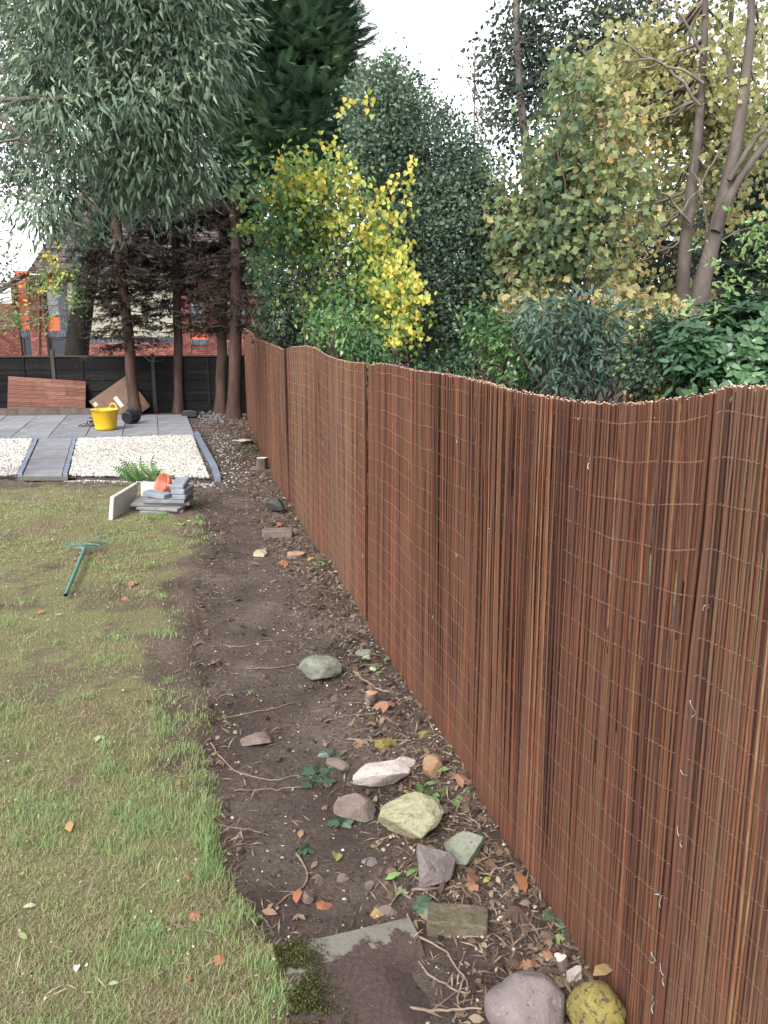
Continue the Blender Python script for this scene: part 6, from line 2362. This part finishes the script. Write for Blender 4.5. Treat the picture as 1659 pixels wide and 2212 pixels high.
weed('weed', 'dark green weeds under the screen beyond the lone grey-green rock', 735, 1400, 10, .08, T_OV, (.04, .06), L_RHO, .7, .06)

# ------------------------------------------------------------------ fallen leaves, each its own thing
L_FALL = m_leaf('fallen_leaf', [(0, (.045, .03, .026)), (.2, (.11, .065, .045)), (.4, (.28, .115, .062)), (.55, (.24, .145, .10)), (.7, (.36, .27, .06)), (.85, (.20, .24, .105)), (1.0, (.46, .44, .36))], .7, .2, .2)
LEAVES = [  # u, v, template, size, tone, label
    (640, 1962, 'o', .10, .40, 'curled orange leaf beside the dark pebble, left of the pair'), (690, 1955, 'm', .10, .36, 'broad orange leaf beside the dark pebble, right of the pair'),
    (1134, 1950, 'o', .13, .38, 'bright orange curled leaf against the screen at the lower right'), (1115, 1965, 'm', .13, .10, 'dark grey curled leaf touching the bright orange leaf at the screen'),
    (975, 1690, 'm', .12, .50, 'big tan dead leaf near the round tan stone'), (990, 1700, 'o', .09, .52, 'pale brown pointed leaf against the screen near the round tan stone'),
    (945, 1755, 'o', .08, .25, 'brown curled leaf standing above the grey-green chunky rock'), (880, 1763, 'm', .08, .60, 'pale tan lobed leaf left of the cream rock'), (845, 1770, 'm', .09, .45, 'orange-brown lobed leaf left of the cream rock'),
    (728, 1852, 'h', .07, .80, 'yellow-green round leaf on the bare path'), (652, 1800, 'o', .07, .58, 'pale pinkish leaf on the bare path'), (870, 1715, 'o', .06, .70, 'small yellow leaf below the long white rock'),
    (706, 1660, 'o', .05, .72, 'yellow leaf resting on the dark ivy plant'), (665, 1220, 'o', .16, .70, 'large yellow leaf by the worn stump'), (613, 1217, 'm', .14, .40, 'orange leaf left of the large yellow leaf'),
    (540, 1223, 'o', .13, .48, 'tan leaf on the path left of the worn stump'), (605, 1138, 'm', .18, .42, 'orange lobed leaf in front of the dark rock'), (720, 1240, 'h', .07, .95, 'small pale leaf near the screen at the yellow leaf'),
    (850, 1530, 'm', .14, .52, 'big tan curled leaf at the screen foot below the knobbly stump'), (838, 1555, 'm', .10, .55, 'flat pale brown leaf below the big tan curled leaf'), (800, 1428, 'h', .07, .95, 'white leaf at the screen foot among weeds'),
    (812, 1440, 'm', .08, 1.0, 'silvery upturned leaf at the screen foot'), (695, 1318, 'o', .05, .98, 'small white leaf on the path beyond the lone rock'), (265, 1500, 'o', .06, 1.0, 'white oval leaf on the lawn centre'),
    (225, 1597, 'm', .08, .88, 'pale green maple leaf lying on the lawn'), (183, 1540, 'o', .05, .50, 'small orange-brown leaf on the lawn beyond the green maple leaf'), (313, 1520, 'o', .05, .05, 'dark leaf scrap on the lawn left of the path'),
    (290, 1750, 'o', .10, .25, 'long brown seed pod leaf in the long grass'), (150, 1782, 'o', .10, .62, 'pale straw leaf stalk in the long grass at left'), (408, 1895, 'm', .05, .42, 'orange leaf in the grass near the lower lawn edge'),
    (415, 1977, 'm', .06, .45, 'reddish tan leaf in the grass below the small orange leaf'), (50, 1970, 'o', .06, .95, 'cream oval leaf at the lower left of the lawn'), (168, 2095, 'h', .035, 1.0, 'small whitish round leaf in the lower grass'),
    (258, 2134, 'o', .045, .90, 'pale green oval leaf near the bottom of the lawn'), (415, 2122, 'o', .03, .40, 'tiny orange leaf near the bottom of the lawn'), (484, 2090, 'm', .05, .44, 'tan leaf in the grass left of the mossy slab'),
    (390, 1705, 'o', .06, .45, 'pink-brown narrow leaf in the grass at mid lawn'), (140, 1332, 'o', .09, .98, 'pale leaf on the lawn beside the rake handle end'), (290, 1262, 'm', .11, .50, 'tan leaf on the lawn right of the rake handle'),
    (276, 1292, 'm', .08, .46, 'small rusty leaf on the lawn right of the rake handle end'), (100, 1325, 'o', .09, .5, 'tan leaf left of the rake handle end'), (1060, 1905, 'o', .06, .70, 'yellow leaf at the screen right of the purple boulder'),
    (600, 1985, 'o', .08, .55, 'pale tan curled leaf at the left of the slab edge'), (815, 1965, 'm', .09, .60, 'cream curled leaf above the slab corner'), (1185, 2075, 'm', .10, .48, 'crumpled brown leaf cluster left of the pink wedged stone'),
    (1160, 2090, 'm', .09, .50, 'crumpled pale brown leaf at the upper edge of the purple boulder'), (1322, 2150, 'o', .12, .60, 'long straw-coloured leaf lying on the yellow boulder'), (905, 1985, 'o', .07, .52, 'tan leaf right of the slab corner'),
    (1050, 1860, 'm', .08, .22, 'brown leaf at the foot of the grey-green rock'), (925, 1720, 'o', .05, .38, 'small red-orange leaf near the weed tangle'), (960, 1640, 'o', .06, .30, 'small brown leaf by the tan stone'),
    (780, 1600, 'm', .08, .55, 'dry grey-brown leaf left of the yellow flat stone'), (700, 1700, 'o', .05, .30, 'little brown leaf below the ivy plant'), (1000, 1905, 'm', .09, .28, 'dark brown leaf right of the purple boulder'),
    (1030, 1925, 'm', .08, .5, 'tan crumpled leaf between purple boulder and screen'), (755, 2060, 'o', .05, .9, 'pale leaf scrap on the dark slab'), (60, 2040, 'o', .05, .85, 'greenish leaf in the lower left grass'), (525, 955 + 90, 'm', .10, .5, 'tan leaf by the far path'),
    (1350, 2150, 'o', .10, .9, 'narrow grey-green leaf behind the yellow boulder'), (1200, 2040, 'h', .06, .85, 'pale green leaf at the screen above the tiny broken stump'), (870, 1940, 'h', .07, .92, 'pale green curled leaf below the purple boulder')]
TM = {'m': T_MAPLC, 'o': tmpl_oval(.24), 'h': T_HEART}
for (u, v, t_k, s, tone, lab) in LEAVES:
    p = on_ground(u, v)
    p[2] += .008 + (.03 if s > .1 else .012)
    if 'on the yellow boulder' in lab:
        p[2] += .07
    s = s * .78
    mb = MB()
    put(mb, TM[t_k], p[None], (rdir(1) * np.array([1, .8, .15])), rdir(1) * .35 + np.array([[0, -.15, 1.0]]), s, np.array([tone]))
    tag(mb.build('fallen_leaf', L_FALL, loc=p), lab, 'leaf', 'fallen leaves')

# ------------------------------------------------------------------ twigs lying on the soil
M_DRYT = m_noise('dry_twig', [(.1, (.10, .072, .056)), (.9, (.24, .185, .145))], 12, 4, .9, .2, .003)
TW = [([(455, 1608), (480, 1645), (530, 1680), (600, 1690), (665, 1672)], .005, 'long pale curving twig crossing the path at the ivy plant'),
      ([(530, 1446), (590, 1446), (638, 1438)], .006, 'straight twig pointing at the lone grey-green rock'), ([(490, 1552), (560, 1540), (600, 1530), (640, 1520)], .005, 'twig lying across the path beyond the triangular stone'),
      ([(505, 1712), (560, 1708), (660, 1702)], .005, 'dark straight twig below the long curving twig'), ([(470, 1785), (530, 1792), (580, 1808)], .004, 'forked twig at the lawn edge left of the pink leaf'),
      ([(640, 1848), (665, 1880), (660, 1915), (590, 1965)], .006, 'bent pale twig above the dark pebble'), ([(870, 1928), (920, 1925), (985, 1922), (1010, 1918)], .007, 'thick twig lying in front of the purple boulder'),
      ([(700, 1560), (760, 1545), (850, 1540)], .004, 'thin twig in the litter near the yellow flat stone'), ([(880, 1990), (900, 2040), (960, 2060), (990, 2110), (1010, 2150)], .005, 'root-like stem running down beside the slab'),
      ([(830, 2180), (900, 2195), (980, 2198), (1040, 2196)], .006, 'pale root lying across the bottom of the slab'), ([(1000, 2110), (990, 2180), (985, 2212)], .005, 'short upright root by the purple bottom boulder'),
      ([(905, 2080), (940, 2120), (1000, 2150), (1050, 2140)], .005, 'curving root in the soil left of the bottom boulder'), ([(480, 1395), (520, 1400), (590, 1385)], .005, 'twig across the grassy path beyond the lone rock'),
      ([(750, 1600), (880, 1605), (945, 1590)], .005, 'twig touching the tan stone'), ([(765, 1455), (810, 1490), (850, 1500)], .009, 'stubby broken branch below the weeds at the screen'), ([(330, 2010), (375, 2000), (410, 2005)], .004, 'twig in the grass near the bottom')]
for pts, r, lab in TW:
    w_ = np.array([on_ground(u, v) for u, v in pts])
    tt = np.linspace(0, 1, len(w_))
    n = 14
    f = np.stack([np.interp(np.linspace(0, 1, n), tt, w_[:, k]) for k in range(3)], -1)
    for _ in range(2):
        f[1:-1] = (f[:-2] + 2 * f[1:-1] + f[2:]) / 4
    f[1:-1] += rng.normal(0, .004, (n - 2, 3))
    for q_ in range(n):
        f[q_, 2] = gz(f[q_, 0], f[q_, 1]) + r + .004 * random.random() + (.02 if 'slab' in lab else 0)
    b_ = MB()
    tube(b_, f, np.linspace(r, r * .5, n), 6)
    for q_ in range(2):
        k = random.randint(3, n - 4)
        e = f[k] + np.array([random.gauss(0, .04), random.gauss(0, .04), .015])
        tube(b_, np.array([f[k], e]), [r * .5, r * .2], 4)
    tag(b_.build('fallen_twig', M_DRYT, loc=f[n // 2], smooth=True), lab, 'twig', 'twigs lying on the ground')

# ------------------------------------------------------------------ uncountable litter
M_LITTER = m_leaf('litter', [(0, (.030, .021, .017)), (.35, (.095, .064, .046)), (.6, (.165, .118, .085)), (.8, (.25, .195, .14)), (.93, (.36, .33, .25)), (1, (.44, .42, .35))], .85, .1, .15)
mb = MB()
N = 52000
yy = 1.7 + 16.5 * rng.random(N) ** 1.8
e_ = lawn_edge(np.minimum(yy, 10.9))
e_ = np.where(yy > 11, PT_FR[0] + (yy - PT_FR[1]) * -.28 + .1, e_)
fx = fence_x(yy)
t = rng.random(N)
xx = e_ + (fx - e_) * t
dens = .07 + 1.0 * sstep(.42, .85, t) + .30 * sstep(.2, 0.0, t)
dens = dens * (.35 + 1.1 * n2(xx, yy, 2.2, 3, 17))
keep = rng.random(N) < dens
xx, yy = xx[keep], yy[keep]
n = len(xx)
zz = np.maximum(soil_h(xx, yy), lawn_h(xx, yy)) + .004 + .008 * rng.random(n)
p = np.stack([xx, yy, zz], -1)
kind = rng.random(n)
sc_ = np.maximum(1, yy / 8)
d = rdir(n) * np.array([1, 1, .25])
nn_ = rdir(n) * .5 + np.array([0, 0, 1.])
a = kind < .5
put(mb, tmpl_rhomb(.32), p[a], d[a], nn_[a], (.008 + .016 * rng.random(a.sum())) * sc_[a], rng.random(a.sum()) ** 1.2)
a = (kind >= .5) & (kind < .9)
put(mb, tmpl_rhomb(.05), p[a], d[a], nn_[a], (.03 + .06 * rng.random(a.sum())) * np.sqrt(sc_[a]), .35 + .45 * rng.random(a.sum()))
a = (kind >= .9) & (kind < .93)
put(mb, T_MAPLC, p[a] + np.array([0, 0, .012]), d[a], nn_[a], .025 + .04 * rng.random(a.sum()), .05 + .6 * rng.random(a.sum()))
a = kind >= .93
put(mb, tmpl_oval(.26), p[a] + np.array([0, 0, .006]), d[a], rdir(a.sum()) * .8 + np.array([0, 0, 1.]), .02 + .035 * rng.random(a.sum()), rng.random(a.sum()) ** 1.5 * .8)
# on the lawn: pale chips, straws
N = 5200
yy = 1.7 + 9.2 * rng.random(N) ** 1.5
xl = -.5 * yy - .6
xx = xl + (lawn_edge(yy) - xl) * rng.random(N)
p = np.stack([xx, yy, lawn_h(xx, yy) + .012 + .012 * rng.random(N)], -1)
d = rdir(N) * np.array([1, 1, .3])
kind = rng.random(N)
sc_ = np.maximum(1, yy / 5)
a = kind < .35
put(mb, tmpl_rhomb(.3), p[a], d[a], rdir(a.sum()) * .4 + np.array([0, 0, 1.]), (.007 + .011 * rng.random(a.sum())) * sc_[a], .55 + .45 * rng.random(a.sum()))
a = kind >= .35
put(mb, tmpl_rhomb(.04), p[a], d[a], rdir(a.sum()) * .4 + np.array([0, 0, 1.]), (.03 + .05 * rng.random(a.sum())) * np.sqrt(sc_[a]), .45 + .4 * rng.random(a.sum()))
tag(mb.build('leaf_litter', M_LITTER), 'fine brown leaf litter, bark chips and straws scattered over soil and lawn', 'litter', kind='stuff')
# crumbs of soil and small stones on the path
g = MB()
N = 9000
yy = 1.7 + 15 * rng.random(N) ** 1.7
e_ = np.where(yy > 11, PT_FR[0] + (yy - PT_FR[1]) * -.28 + .1, lawn_edge(np.minimum(yy, 10.9)))
xx = e_ + (fence_x(yy) - e_) * rng.random(N)
p = np.stack([xx, yy, soil_h(xx, yy) + .002], -1)
stones(g, p, (.002 + .006 * rng.random(N) ** 2) * np.maximum(1, yy / 6), rng.random(N) ** 3)
tag(g.build('soil_crumbs', m_leaf('soil_crumb', [(0, (.035, .025, .022)), (.5, (.11, .08, .07)), (1, (.40, .34, .29))], .95, 0, .1)), 'crumbs of soil and tiny stones on the bare path', 'soil', kind='stuff')
